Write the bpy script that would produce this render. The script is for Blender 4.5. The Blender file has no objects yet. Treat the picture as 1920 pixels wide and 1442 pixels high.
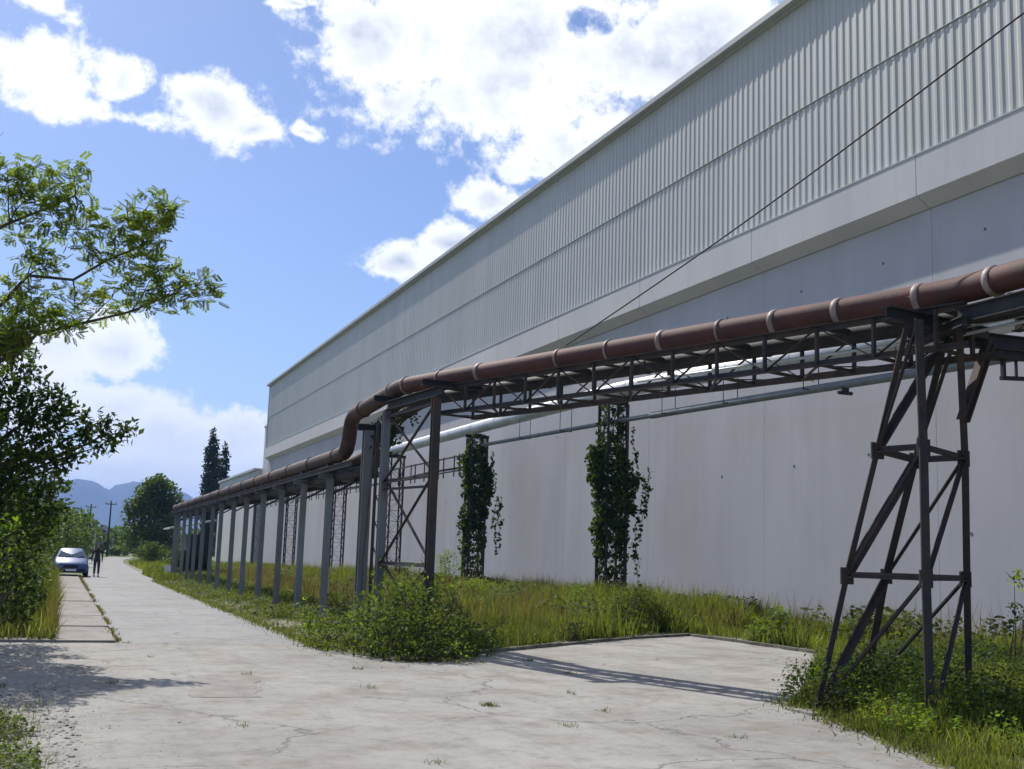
import bpy, math, random
import numpy as np
from mathutils import Vector, Matrix
R_ = math.radians
S = bpy.context.scene
col = S.collection
random.seed(7)
rng = np.random.default_rng(11)

# ------------------------------------------------------------------ camera
cd = bpy.data.cameras.new('camera'); cam = bpy.data.objects.new('camera', cd); col.objects.link(cam)
cd.sensor_width = 36; cd.lens = 2150/1920*36; cd.clip_end = 20000; cd.clip_start = .05
cm = Matrix(((0.92910591, -0.08512506, -0.35988323, 0), (-0.36837308, -0.12721722, -0.92093271, 0), (0.03261111, 0.98821531, -0.14955605, 1.7), (0, 0, 0, 1)))
cam.matrix_world = cm
S.camera = cam

# ------------------------------------------------------------------ sky, clouds, sun
SUN_AZ, SUN_EL = -12.5, 43.0          # azimuth in degrees right of +Y
W = bpy.data.worlds.new('World'); S.world = W; W.use_nodes = True
nt = W.node_tree; nt.nodes.clear()
def N(t, **k):
    n = nt.nodes.new(t)
    for a, v in k.items(): setattr(n, a, v)
    return n
def L(a, b): nt.links.new(a, b)
def M(op, a, b=None, c=None, clamp=False):
    n = nt.nodes.new('ShaderNodeMath'); n.operation = op; n.use_clamp = clamp
    for i, v in enumerate((a, b, c)):
        if v is None: continue
        if isinstance(v, (int, float)): n.inputs[i].default_value = v
        else: nt.links.new(v, n.inputs[i])
    return n.outputs[0]
sky = N('ShaderNodeTexSky'); sky.sky_type = 'NISHITA'; sky.sun_disc = False
sky.sun_elevation = R_(SUN_EL); sky.sun_rotation = R_(SUN_AZ); sky.altitude = 300; sky.air_density = 1.0; sky.dust_density = .55; sky.ozone_density = 3.5
tc = N('ShaderNodeTexCoord'); sep = N('ShaderNodeSeparateXYZ'); L(tc.outputs['Generated'], sep.inputs[0])
X_, Y_, Z_ = sep.outputs
az = M('MULTIPLY', M('ARCTAN2', X_, Y_), 180/math.pi)
el = M('MULTIPLY', M('ARCSINE', M('MINIMUM', M('MAXIMUM', Z_, -1), 1)), 180/math.pi)
def noise(scale, detail, rough, vec, off=0.0):
    n = N('ShaderNodeTexNoise'); n.inputs['Scale'].default_value = scale; n.inputs['Detail'].default_value = detail; n.inputs['Roughness'].default_value = rough
    mp = N('ShaderNodeMapping'); mp.inputs['Location'].default_value = (off, off*.7, off*.3); L(vec, mp.inputs[0]); L(mp.outputs[0], n.inputs['Vector'])
    return n.outputs[0]
gen = tc.outputs['Generated']
n1 = noise(7, 8, .58, gen); n2 = noise(26, 6, .6, gen, 3.1); n3 = noise(4.5, 5, .5, gen, 9.0); n4 = noise(2.2, 7, .55, gen, 21.0)
wx = M('MULTIPLY', M('SUBTRACT', noise(16, 4, .55, gen, 5.5), .5), 3.0)
wy = M('MULTIPLY', M('SUBTRACT', noise(16, 4, .55, gen, 12.5), .5), 2.4)
azw = M('ADD', az, wx); elw = M('ADD', el, wy)
BL = [(-2.89,21.37,2.25,1.37),(-1.32,19.99,2.78,.75),(1.19,21.6,1.29,.8),(2.4,19.79,3.04,.48),(5.52,20.75,2.22,1.5),(7.54,20.12,1.58,.69),(10.54,20.47,.65,.35),(-2.93,24.1,1.18,.45),(9.52,26.08,1.64,.33),(13.15,25.36,3.62,1.44),(16.26,24.73,5.62,2.41),(15.28,22.19,2.22,1.37),(20.56,22.71,6.43,2.72),(21.86,25.71,8.13,2.28),(29.17,24.99,7.05,2.64),(33.0,26.76,5.33,2.33),(23.7,21.02,4.16,1.64),(22.36,19.46,1.94,.9),(20.2,17.63,1.93,.73),(15.69,14.36,2.04,1.05),(18.08,15.66,1.64,.94),(1.55,9.51,1.81,1.37),(-.55,9.05,1.64,1.48),(-1.51,6.74,2.55,1.71),(1.79,6.5,3.15,1.25),(4.83,4.93,4.0,1.53),(8.07,5.11,2.29,1.55),(2.04,3.5,8.15,1.12),(10.98,3.44,5.21,1.56)]
def blob(a, e, ra, re):
    dx = M('DIVIDE', M('SUBTRACT', azw, a), ra); dy = M('DIVIDE', M('SUBTRACT', elw, e), re)
    r = M('SQRT', M('ADD', M('MULTIPLY', dx, dx), M('MULTIPLY', dy, dy)))
    return M('MULTIPLY', M('SUBTRACT', 1.28, r), min(1.0, .62+.18*re))
acc = None
for b in BL:
    v = blob(*b); acc = v if acc is None else M('MAXIMUM', acc, v)
hole = blob(24.95, 26.19, 1.5, .7)
acc = M('SUBTRACT', acc, M('MULTIPLY', M('MAXIMUM', M('ADD', hole, M('MULTIPLY', M('SUBTRACT', n2, .5), 2.0)), 0), 1.1))
# the same kind of fair-weather cloud over the rest of the sky
da = M('DIVIDE', M('SUBTRACT', az, 14), 27); de = M('DIVIDE', M('SUBTRACT', el, 13), 17)
outv = M('SUBTRACT', M('SQRT', M('ADD', M('MULTIPLY', da, da), M('MULTIPLY', de, de))), 1.0, clamp=True)
gener = M('MULTIPLY', M('SUBTRACT', n4, .53), 5)
inner = M('SUBTRACT', 1.0, M('MULTIPLY', outv, 5.0, clamp=True))
accm = M('ADD', M('MULTIPLY', M('MAXIMUM', acc, -1.0), inner), M('MULTIPLY', gener, M('SUBTRACT', 1.0, inner)))
d0 = M('ADD', M('MULTIPLY', accm, 1.15), M('MULTIPLY', M('SUBTRACT', n1, .5), 2.0)); d0 = M('ADD', d0, M('MULTIPLY', M('SUBTRACT', n2, .5), 1.9)); d0 = M('ADD', d0, M('MULTIPLY', M('SUBTRACT', noise(70, 5, .65, gen, 7.7), .5), 1.3))
dens = N('ShaderNodeMapRange'); dens.interpolation_type = 'SMOOTHSTEP'; dens.inputs[1].default_value = -.12; dens.inputs[2].default_value = .52; L(d0, dens.inputs[0])
thick = N('ShaderNodeMapRange'); thick.inputs[1].default_value = .50; thick.inputs[2].default_value = 1.0; L(accm, thick.inputs[0])
grey = M('MULTIPLY', thick.outputs[0], M('MULTIPLY', M('SUBTRACT', M('ADD', M('MULTIPLY', n3, .7), M('MULTIPLY', n2, .3)), .445, clamp=True), 9.0, clamp=True))
grey = M('MULTIPLY', M('MAXIMUM', grey, M('MULTIPLY', M('SUBTRACT', n2, .55, clamp=True), 1.2, clamp=True)), M('MULTIPLY', M('SUBTRACT', el, 1.0), .09, clamp=True))
cc = N('ShaderNodeMix'); cc.data_type = 'RGBA'; L(grey, cc.inputs[0]); cc.inputs[6].default_value = (11.6, 11.8, 12.0, 1); cc.inputs[7].default_value = (6.0, 6.5, 7.6, 1)
tint = N('ShaderNodeMix'); tint.data_type = 'RGBA'; tint.blend_type = 'MULTIPLY'; tint.inputs[0].default_value = 1; L(sky.outputs[0], tint.inputs[6]); tint.inputs[7].default_value = (1.0, 1.02, 1.17, 1)
mx = N('ShaderNodeMix'); mx.data_type = 'RGBA'; L(M('MULTIPLY', dens.outputs[0], .96), mx.inputs[0]); L(tint.outputs[2], mx.inputs[6]); L(cc.outputs[2], mx.inputs[7])
bg = N('ShaderNodeBackground'); bg.inputs[1].default_value = .09; L(mx.outputs[2], bg.inputs[0])
wo = N('ShaderNodeOutputWorld'); L(bg.outputs[0], wo.inputs[0])
W.cycles.sampling_method = 'MANUAL'; W.cycles.sample_map_resolution = 512

sd = bpy.data.lights.new('sun', 'SUN'); sd.energy = 4.6; sd.angle = R_(.55); sd.color = (1, .955, .88)
so = bpy.data.objects.new('sun', sd); col.objects.link(so)
sv = Vector((math.sin(R_(SUN_AZ))*math.cos(R_(SUN_EL)), math.cos(R_(SUN_AZ))*math.cos(R_(SUN_EL)), math.sin(R_(SUN_EL))))
so.rotation_euler = sv.to_track_quat('Z', 'Y').to_euler(); so.location = (0, 0, 60)
vs = S.view_settings; vs.view_transform = 'Standard'; vs.look = 'None'; vs.gamma = 1; vs.use_curve_mapping = False; vs.exposure = 0.22
S.render.resolution_x = 1024; S.render.resolution_y = 769
S.cycles.max_bounces = 6; S.cycles.transparent_max_bounces = 4; S.cycles.volume_bounces = 0

# ------------------------------------------------------------------ helpers
class G:
    def __init__(s): s.v = []; s.f = []
    def add(s, vs, fs):
        o = len(s.v); s.v += [tuple(p) for p in vs]; s.f += [tuple(i+o for i in f) for f in fs]; return s
    def box(s, x0, x1, y0, y1, z0, z1):
        return s.add([(x0,y0,z0),(x1,y0,z0),(x1,y1,z0),(x0,y1,z0),(x0,y0,z1),(x1,y0,z1),(x1,y1,z1),(x0,y1,z1)],
                     [(0,3,2,1),(4,5,6,7),(0,1,5,4),(1,2,6,5),(2,3,7,6),(3,0,4,7)])
    def prof(s, p0, p1, pts, up=(0,0,1)):
        p0 = Vector(p0); p1 = Vector(p1); d = (p1-p0).normalized(); u = Vector(up)
        if abs(d.dot(u)) > .96: u = Vector((0,1,0))
        r = d.cross(u).normalized(); u = r.cross(d).normalized(); n = len(pts)
        vs = [p0+r*a+u*b for a, b in pts]+[p1+r*a+u*b for a, b in pts]
        fs = [(i, (i+1) % n, (i+1) % n+n, i+n) for i in range(n)]+[tuple(range(n))[::-1], tuple(range(n, 2*n))]
        return s.add(vs, fs)
    def bar(s, p0, p1, w, h=None, up=(0,0,1)):
        h = h or w; return s.prof(p0, p1, [(-w/2,-h/2),(w/2,-h/2),(w/2,h/2),(-w/2,h/2)], up)
    def angle(s, p0, p1, w, t=None, up=(0,0,1), fx=1, fy=1):
        t = t or w*.16; P = [(0,0),(w,0),(w,t),(t,t),(t,w),(0,w)]
        P = [((a-w*.3)*fx, (b-w*.3)*fy) for a, b in P]
        if fx*fy < 0: P = P[::-1]
        return s.prof(p0, p1, P, up)
    def ibeam(s, p0, p1, w, h, t=.016, up=(0,0,1)):
        a, b = w/2, h/2; q = t/2
        return s.prof(p0, p1, [(-a,-b),(a,-b),(a,-b+t),(q,-b+t),(q,b-t),(a,b-t),(a,b),(-a,b),(-a,b-t),(-q,b-t),(-q,-b+t),(-a,-b+t)], up)
    def tube(s, path, rad, n=12, cap=True):
        path = [Vector(p) for p in path]; m = len(path)
        if not hasattr(rad, '__len__'): rad = [rad]*m
        vs = []; prev = None
        for i, p in enumerate(path):
            d = (path[min(i+1, m-1)]-path[max(i-1, 0)]).normalized()
            if prev is None:
                u = Vector((0,0,1)) if abs(d.z) < .9 else Vector((1,0,0))
            else: u = prev
            r = d.cross(u).normalized(); u = r.cross(d).normalized(); prev = u
            for k in range(n):
                a = 2*math.pi*k/n; vs.append(p+(r*math.cos(a)+u*math.sin(a))*rad[i])
        fs = [(i*n+k, i*n+(k+1) % n, (i+1)*n+(k+1) % n, (i+1)*n+k) for i in range(m-1) for k in range(n)]
        if cap: fs += [tuple(range(n))[::-1], tuple(range((m-1)*n, m*n))]
        return s.add(vs, fs)
    def poly(s, pts, z):
        return s.add([(x, y, z) for x, y in pts], [tuple(range(len(pts)))])
    def slab(s, pts, z0, z1):
        n = len(pts)
        return s.add([(x,y,z0) for x,y in pts]+[(x,y,z1) for x,y in pts], [tuple(range(n))[::-1], tuple(range(n,2*n))]+[(i,(i+1)%n,(i+1)%n+n,i+n) for i in range(n)])
    def ball(s, c, rx, ry, rz, seg=14, rings=8):
        vs = []; fs = []
        for i in range(1, rings):
            t = math.pi*i/rings
            for k in range(seg):
                a = 2*math.pi*k/seg; vs.append((c[0]+rx*math.sin(t)*math.cos(a), c[1]+ry*math.sin(t)*math.sin(a), c[2]+rz*math.cos(t)))
        top = len(vs); vs += [(c[0],c[1],c[2]+rz),(c[0],c[1],c[2]-rz)]
        for i in range(rings-2):
            for k in range(seg): fs.append((i*seg+k, (i+1)*seg+k, (i+1)*seg+(k+1)%seg, i*seg+(k+1)%seg))
        for k in range(seg):
            fs.append((top, k, (k+1)%seg)); o = (rings-2)*seg; fs.append((top+1, o+(k+1)%seg, o+k))
        return s.add(vs, fs)
def link(o, parent=None):
    col.objects.link(o)
    if parent is not None:
        o.parent = parent
        if parent.type == 'EMPTY': o.matrix_parent_inverse = Matrix.Translation(parent.location).inverted()
    return o
def obj(name, g, m, parent=None, smooth=False, **props):
    me = bpy.data.meshes.new(name); me.from_pydata(g.v, [], g.f); me.materials.append(m)
    if smooth: me.polygons.foreach_set('use_smooth', [True]*len(me.polygons))
    me.update()
    o = bpy.data.objects.new(name, me); link(o, parent)
    for k, v in props.items(): o[k] = v
    return o
def smooth_angle(o, deg=40):
    me = o.data; me.polygons.foreach_set('use_smooth', [True]*len(me.polygons))
    try: me.set_sharp_from_angle(angle=R_(deg))
    except Exception: pass
    return o
def thing(name, loc, label, cat, group=None):
    o = bpy.data.objects.new(name, None); o.location = loc; o.empty_display_size = .3; col.objects.link(o)
    return tag(o, label, cat, group)
def tag(o, label, cat, group=None):
    o['label'] = label; o['category'] = cat
    if group: o['group'] = group
    return o
def copy_tree(o, parent=None):
    c = o.copy(); col.objects.link(c)
    if parent is not None: c.parent = parent; c.matrix_parent_inverse = o.matrix_parent_inverse.copy()
    for ch in list(o.children): copy_tree(ch, c)
    return c

# ------------------------------------------------------------------ materials
def mat(name, c1, c2=None, scale=3.0, rough=.8, bump=0.0, bscale=None, metal=0.0, detail=6, c3=None, stain=None, sscale=.6, stretch=(1,1,1), spec=.3, trans=0.0, bdist=.02, ovar=0.0, streak=None):
    m = bpy.data.materials.new(name); m.use_nodes = True; t = m.node_tree; b = t.nodes['Principled BSDF']
    b.inputs['Roughness'].default_value = rough; b.inputs['Metallic'].default_value = metal; b.inputs['Specular IOR Level'].default_value = spec
    if c2 is None: b.inputs['Base Color'].default_value = (*c1, 1); return m
    g = t.nodes.new('ShaderNodeNewGeometry'); mp = t.nodes.new('ShaderNodeMapping'); mp.inputs['Scale'].default_value = stretch
    t.links.new(g.outputs['Position'], mp.inputs[0])
    n = t.nodes.new('ShaderNodeTexNoise'); n.inputs['Scale'].default_value = scale; n.inputs['Detail'].default_value = detail; n.inputs['Roughness'].default_value = .62
    t.links.new(mp.outputs[0], n.inputs['Vector'])
    r = t.nodes.new('ShaderNodeValToRGB'); r.color_ramp.elements[0].position = .32; r.color_ramp.elements[1].position = .68
    r.color_ramp.elements[0].color = (*c1, 1); r.color_ramp.elements[1].color = (*c2, 1)
    if c3: e = r.color_ramp.elements.new(.5); e.color = (*c3, 1)
    t.links.new(n.outputs[0], r.inputs[0]); out = r.outputs[0]
    if stain:
        n2 = t.nodes.new('ShaderNodeTexNoise'); n2.inputs['Scale'].default_value = sscale; n2.inputs['Detail'].default_value = 7; n2.inputs['Roughness'].default_value = .6
        t.links.new(mp.outputs[0], n2.inputs['Vector'])
        mr = t.nodes.new('ShaderNodeMapRange'); mr.inputs[1].default_value = .48; mr.inputs[2].default_value = .72; mr.inputs[4].default_value = .75
        t.links.new(n2.outputs[0], mr.inputs[0])
        mxx = t.nodes.new('ShaderNodeMix'); mxx.data_type = 'RGBA'; t.links.new(mr.outputs[0], mxx.inputs[0]); t.links.new(out, mxx.inputs[6]); mxx.inputs[7].default_value = (*stain, 1); out = mxx.outputs[2]
    if streak:
        ms_ = t.nodes.new('ShaderNodeMapping'); ms_.inputs['Scale'].default_value = (2.2, 2.2, .10); t.links.new(g.outputs['Position'], ms_.inputs[0])
        n4_ = t.nodes.new('ShaderNodeTexNoise'); n4_.inputs['Scale'].default_value = 1.2; n4_.inputs['Detail'].default_value = 8; n4_.inputs['Roughness'].default_value = .7; t.links.new(ms_.outputs[0], n4_.inputs['Vector'])
        m4 = t.nodes.new('ShaderNodeMapRange'); m4.inputs[1].default_value = .5; m4.inputs[2].default_value = .78; m4.inputs[4].default_value = .32; t.links.new(n4_.outputs[0], m4.inputs[0])
        x4 = t.nodes.new('ShaderNodeMix'); x4.data_type = 'RGBA'; t.links.new(m4.outputs[0], x4.inputs[0]); t.links.new(out, x4.inputs[6]); x4.inputs[7].default_value = (*streak, 1); out = x4.outputs[2]
    if ovar:
        oi = t.nodes.new('ShaderNodeObjectInfo'); hv_ = t.nodes.new('ShaderNodeHueSaturation'); mv = t.nodes.new('ShaderNodeMapRange'); mv.inputs[3].default_value = 1-ovar; mv.inputs[4].default_value = 1+ovar
        t.links.new(oi.outputs['Random'], mv.inputs[0]); t.links.new(mv.outputs[0], hv_.inputs['Value']); t.links.new(out, hv_.inputs['Color']); out = hv_.outputs[0]
    t.links.new(out, b.inputs['Base Color'])
    if bump:
        n3 = t.nodes.new('ShaderNodeTexNoise'); n3.inputs['Scale'].default_value = bscale or scale*6; n3.inputs['Detail'].default_value = 5
        t.links.new(g.outputs['Position'], n3.inputs['Vector'])
        bp = t.nodes.new('ShaderNodeBump'); bp.inputs['Strength'].default_value = bump; bp.inputs['Distance'].default_value = bdist
        t.links.new(n3.outputs[0], bp.inputs['Height']); t.links.new(bp.outputs[0], b.inputs['Normal'])
    return m
def leafmat(name, c1, c2, c3=None, trans=.4, rough=.6):
    m = bpy.data.materials.new(name); m.use_nodes = True; t = m.node_tree; b = t.nodes['Principled BSDF']; b.inputs['Roughness'].default_value = rough; b.inputs['Specular IOR Level'].default_value = .12
    g = t.nodes.new('ShaderNodeNewGeometry'); r = t.nodes.new('ShaderNodeValToRGB'); r.color_ramp.elements[0].color = (*c1, 1); r.color_ramp.elements[1].color = (*c2, 1)
    if c3: e = r.color_ramp.elements.new(.9); e.color = (*c2, 1); r.color_ramp.elements[-1].color = (*c3, 1)
    n = t.nodes.new('ShaderNodeTexNoise'); n.inputs['Scale'].default_value = 1.3; n.inputs['Detail'].default_value = 3; t.links.new(g.outputs['Position'], n.inputs['Vector'])
    a = t.nodes.new('ShaderNodeMath'); a.operation = 'MULTIPLY_ADD'; a.inputs[1].default_value = .6; t.links.new(g.outputs['Random Per Island'], a.inputs[0])
    a2 = t.nodes.new('ShaderNodeMath'); a2.operation = 'MULTIPLY_ADD'; a2.inputs[1].default_value = 1.6; a2.inputs[2].default_value = -.6; t.links.new(n.outputs[0], a2.inputs[0]); t.links.new(a2.outputs[0], a.inputs[2])
    t.links.new(a.outputs[0], r.inputs[0]); t.links.new(r.outputs[0], b.inputs['Base Color'])
    tr = t.nodes.new('ShaderNodeBsdfTranslucent'); hs = t.nodes.new('ShaderNodeMix'); hs.data_type = 'RGBA'; hs.blend_type = 'MULTIPLY'; hs.inputs[0].default_value = 1; hs.inputs[7].default_value = (1.5, 1.5, .55, 1)
    t.links.new(r.outputs[0], hs.inputs[6]); t.links.new(hs.outputs[2], tr.inputs[0])
    ms = t.nodes.new('ShaderNodeMixShader'); ms.inputs[0].default_value = trans; t.links.new(b.outputs[0], ms.inputs[1]); t.links.new(tr.outputs[0], ms.inputs[2])
    t.links.new(ms.outputs[0], t.nodes['Material Output'].inputs[0])
    return m
def paving(name, base, light, dark, brown, crack=1.0, cscale=.32):
    m = bpy.data.materials.new(name); m.use_nodes = True; t = m.node_tree; b = t.nodes['Principled BSDF']; b.inputs['Roughness'].default_value = .93; b.inputs['Specular IOR Level'].default_value = .15
    g = t.nodes.new('ShaderNodeNewGeometry'); P = g.outputs['Position']
    def nz(s, d=6, r=.6, v=P):
        n = t.nodes.new('ShaderNodeTexNoise'); n.inputs['Scale'].default_value = s; n.inputs['Detail'].default_value = d; n.inputs['Roughness'].default_value = r; t.links.new(v, n.inputs['Vector']); return n
    def mr(x, a, bb, c=0., d=1.):
        n = t.nodes.new('ShaderNodeMapRange'); n.inputs[1].default_value = a; n.inputs[2].default_value = bb; n.inputs[3].default_value = c; n.inputs[4].default_value = d; t.links.new(x, n.inputs[0]); return n.outputs[0]
    def mixc(f, a, bb):
        n = t.nodes.new('ShaderNodeMix'); n.data_type = 'RGBA'; t.links.new(f, n.inputs[0])
        if isinstance(a, tuple): n.inputs[6].default_value = (*a, 1)
        else: t.links.new(a, n.inputs[6])
        if isinstance(bb, tuple): n.inputs[7].default_value = (*bb, 1)
        else: t.links.new(bb, n.inputs[7])
        return n.outputs[2]
    c = mixc(mr(nz(.35, 8).outputs[0], .38, .66), base, light)
    c = mixc(mr(nz(.9, 9, .7).outputs[0], .49, .66, 0, .8), c, brown)
    c = mixc(mr(nz(2.6, 8, .75).outputs[0], .52, .72, 0, .6), c, dark)
    c = mixc(mr(nz(.55, 9, .72).outputs[0], .56, .68, 0, .5), c, dark)
    c = mixc(mr(nz(1.7, 9, .75).outputs[0], .55, .68, 0, .6), c, light)
    mp = t.nodes.new('ShaderNodeMapping'); mp.inputs['Scale'].default_value = (2.4, .3, 1); mp.inputs['Rotation'].default_value = (0, 0, .05); t.links.new(P, mp.inputs[0])
    c = mixc(mr(nz(1.1, 6, .6, mp.outputs[0]).outputs[0], .54, .74, 0, .4), c, dark)
    c = mixc(mr(nz(7, 9, .8).outputs[0], .52, .66, 0, .45), c, dark)
    c = mixc(mr(nz(5.3, 9, .8).outputs[0], .53, .66, 0, .45), c, light)
    c = mixc(mr(nz(45, 3, .7).outputs[0], .56, .78, 0, .5), c, dark)
    c = mixc(mr(nz(28, 3, .7).outputs[0], .6, .78, 0, .5), c, light)
    # cracks
    wn = nz(.8, 5); ad = t.nodes.new('ShaderNodeVectorMath'); ad.operation = 'MULTIPLY_ADD'; ad.inputs[1].default_value = (1.6, 1.6, 0); t.links.new(wn.outputs['Color'], ad.inputs[0]); t.links.new(P, ad.inputs[2])
    vo = t.nodes.new('ShaderNodeTexVoronoi'); vo.voronoi_dimensions = '2D'; vo.feature = 'DISTANCE_TO_EDGE'; vo.inputs['Scale'].default_value = cscale; t.links.new(ad.outputs[0], vo.inputs['Vector'])
    cr = mr(vo.outputs['Distance'], .001, .012, 1, 0)
    mk = mr(nz(.25, 4).outputs[0], .42, .50)
    cm_ = t.nodes.new('ShaderNodeMath'); cm_.operation = 'MULTIPLY'; t.links.new(cr, cm_.inputs[0]); t.links.new(mk, cm_.inputs[1])
    cm2 = t.nodes.new('ShaderNodeMath'); cm2.operation = 'MULTIPLY'; cm2.inputs[1].default_value = .5*crack; t.links.new(cm_.outputs[0], cm2.inputs[0])
    c = mixc(cm2.outputs[0], c, tuple(x*.45 for x in dark))
    t.links.new(c, b.inputs['Base Color'])
    bp = t.nodes.new('ShaderNodeBump'); bp.inputs['Strength'].default_value = .5; bp.inputs['Distance'].default_value = .02
    hs = t.nodes.new('ShaderNodeMath'); hs.operation = 'SUBTRACT'; t.links.new(nz(22, 8, .75).outputs[0], hs.inputs[0]); t.links.new(cm_.outputs[0], hs.inputs[1]); t.links.new(hs.outputs[0], bp.inputs['Height'])
    t.links.new(bp.outputs[0], b.inputs['Normal'])
    return m
m_soil = mat('soil', (.17,.15,.105), (.28,.25,.19), 1.3, .95, .6, 20, c3=(.20,.19,.12))
m_field = mat('field_grass', (.10,.13,.045), (.17,.18,.08), .03, .95, 0, c3=(.13,.155,.05))
m_yard = paving('yard_concrete', (.325,.31,.285), (.425,.405,.37), (.155,.15,.14), (.25,.21,.17), 1.0, .3)
m_road = paving('worn_asphalt', (.315,.31,.30), (.385,.378,.365), (.21,.205,.20), (.28,.25,.215), .5, .2)
m_walk = paving('walk_concrete', (.31,.285,.26), (.375,.35,.32), (.17,.16,.15), (.25,.21,.17), .8, .5)
m_kerb = mat('shadow_dark_kerb', (.10,.10,.075), (.24,.22,.18), 3, .9, .5)  # kerb colour darkened to stand in for the shadow line along its face
m_patch = mat('pale_concrete', (.355,.34,.31), (.40,.38,.35), 4, .9, .3)
m_clad = mat('cladding_paint', (.55,.54,.495), (.615,.60,.55), .25, .45, 0, stretch=(1,1,.25), stain=(.50,.49,.455), sscale=.5, spec=.4, ovar=.035, streak=(.42,.415,.37))
m_trim = mat('trim_paint', (.42,.44,.44), (.50,.51,.50), 1.0, .5)
m_band = mat('band_concrete', (.60,.575,.56), (.66,.635,.62), .6, .85, .1, stain=(.50,.485,.49), sscale=.3, stretch=(1,1,.6), ovar=.03, streak=(.44,.43,.42))
m_wall = mat('wall_concrete', (.50,.485,.49), (.57,.55,.56), .45, .85, .12, ovar=.02, streak=(.40,.385,.37), stain=(.44,.43,.425), sscale=.22, stretch=(1,1,.5), detail=8)
m_joint = mat('joint_filler', (.16,.16,.165), (.2,.2,.2), 3, .9)
m_spot = mat('plug_concrete', (.14,.14,.14), (.2,.2,.2), 6, .9)
m_steel = mat('rusty_steel', (.04,.04,.042), (.08,.06,.05), 6, .75, .3, c3=(.055,.052,.05), stain=(.11,.06,.04), sscale=1.5)
m_dark = mat('dark_steel', (.026,.027,.03), (.05,.047,.045), 5, .7, .15)
m_post = mat('grey_painted_steel', (.16,.18,.195), (.23,.25,.26), 2.5, .65, .15, ovar=.12, stain=(.16,.11,.08), sscale=1.4, stretch=(1,1,.4))
m_red = mat('red_brown_pipe_paint', (.085,.026,.018), (.15,.046,.03), 2.5, .75, .18, stain=(.055,.04,.032), sscale=2.2, ovar=.18, c3=(.12,.042,.03), streak=(.045,.035,.03), spec=.5, stretch=(1,1,2))
m_old = mat('old_brown_pipe', (.045,.028,.022), (.11,.055,.04), 2.2, .7, .2, ovar=.25, stain=(.035,.03,.027), sscale=1.2)
m_flange = mat('pale_flange', (.22,.155,.125), (.40,.32,.27), 6, .55, .1)
m_silver = mat('aluminium_jacket', (.5,.51,.50), (.66,.67,.66), 2.5, .45, .15, metal=.1, ovar=.06, spec=.6, stain=(.38,.38,.35), sscale=.8)
m_grpipe = mat('grey_green_pipe', (.15,.17,.165), (.22,.235,.225), 2, .6)
m_cable = mat('black_cable', (.02,.02,.022), (.035,.035,.035), 5, .7)
m_bark = mat('bark', (.05,.04,.03), (.12,.095,.07), 9, .95, .8, 14, stretch=(1,1,.3))
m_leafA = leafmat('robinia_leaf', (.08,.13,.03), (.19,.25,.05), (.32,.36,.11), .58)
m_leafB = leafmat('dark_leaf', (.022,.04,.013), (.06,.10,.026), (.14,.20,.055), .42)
m_leafC = leafmat('bright_leaf', (.10,.17,.02), (.20,.30,.04), (.28,.36,.07), .5)
m_ivy = leafmat('ivy_leaf', (.018,.034,.010), (.07,.11,.025), (.18,.24,.06), .42)
m_shrub = leafmat('shrub_leaf', (.045,.075,.02), (.13,.175,.045), (.24,.27,.09), .45)
m_grass = leafmat('grass_blade', (.05,.07,.02), (.18,.20,.06), (.34,.30,.16), .42, .6)
m_grassY = leafmat('lush_grass_blade', (.05,.08,.018), (.21,.245,.055), (.34,.33,.13), .45, .6)
m_dry = leafmat('dry_stalk', (.13,.105,.05), (.23,.19,.095), (.33,.29,.18), .3, .7)
m_far = leafmat('far_leaf', (.05,.085,.02), (.11,.16,.035), (.16,.20,.05), .4)
m_poplar = leafmat('poplar_leaf', (.018,.036,.018), (.04,.065,.028), None, .25)
m_hill = mat('forested_hill', (.018,.032,.022), (.035,.055,.03), .004, .95, 0, stain=(.09,.12,.05), sscale=.0012)

# ------------------------------------------------------------------ leaf templates and scattering
def T_leaf(w=.5, l=1.0, fold=.12):
    return np.array([(0,0,0),(w/2,l*.45,fold),(0,l,0),(-w/2,l*.45,fold),(0,l*.45,0)], float), [(0,1,4),(1,2,4),(0,4,3),(4,2,3)]
def T_flat(w=.5, l=1.0): return np.array([(0,0,0),(w/2,l*.4,0),(0,l,0),(-w/2,l*.4,0)], float), [(0,1,2),(0,2,3)]
def T_sprig(n=5, w=.2, l=.34):
    V = [(-.012,0,0),(.012,0,0),(0,1.0,-.12)]; F = [(0,1,2)]
    for i in range(n):
        y = .18+.72*i/(n-1) if n > 1 else .5
        for s in (-1, 1):
            o = len(V); z = -.12*y
            V += [(0,y,z),(s*l*.5,y+.1-w*.35,z+.02),(s*l,y+.16,z-.05),(s*l*.5,y+.1+w*.35,z+.02)]
            F += [(o,o+1,o+2),(o,o+2,o+3)] if s > 0 else [(o,o+2,o+1),(o,o+3,o+2)]
    o = len(V); V += [(0,.95,-.11),(w*.4,1.12,-.12),(0,1.3,-.16),(-w*.4,1.12,-.12)]; F += [(o,o+1,o+2),(o,o+2,o+3)]
    return np.array(V, float), F
def T_ivy():
    return np.array([(0,0,0),(.42,.1,.05),(.5,.5,-.03),(0,1.05,.0),(-.5,.5,-.03),(-.42,.1,.05),(0,.4,.06)], float), [(0,1,6),(1,2,6),(2,3,6),(3,4,6),(4,5,6),(5,0,6)]
def T_blade(bend=.35):
    return np.array([(-.5,0,0),(.5,0,0),(.42,bend*.3,.5),(-.42,bend*.3,.5),(0,bend,1.0)], float), [(0,1,2),(0,2,3),(3,2,4)]
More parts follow.
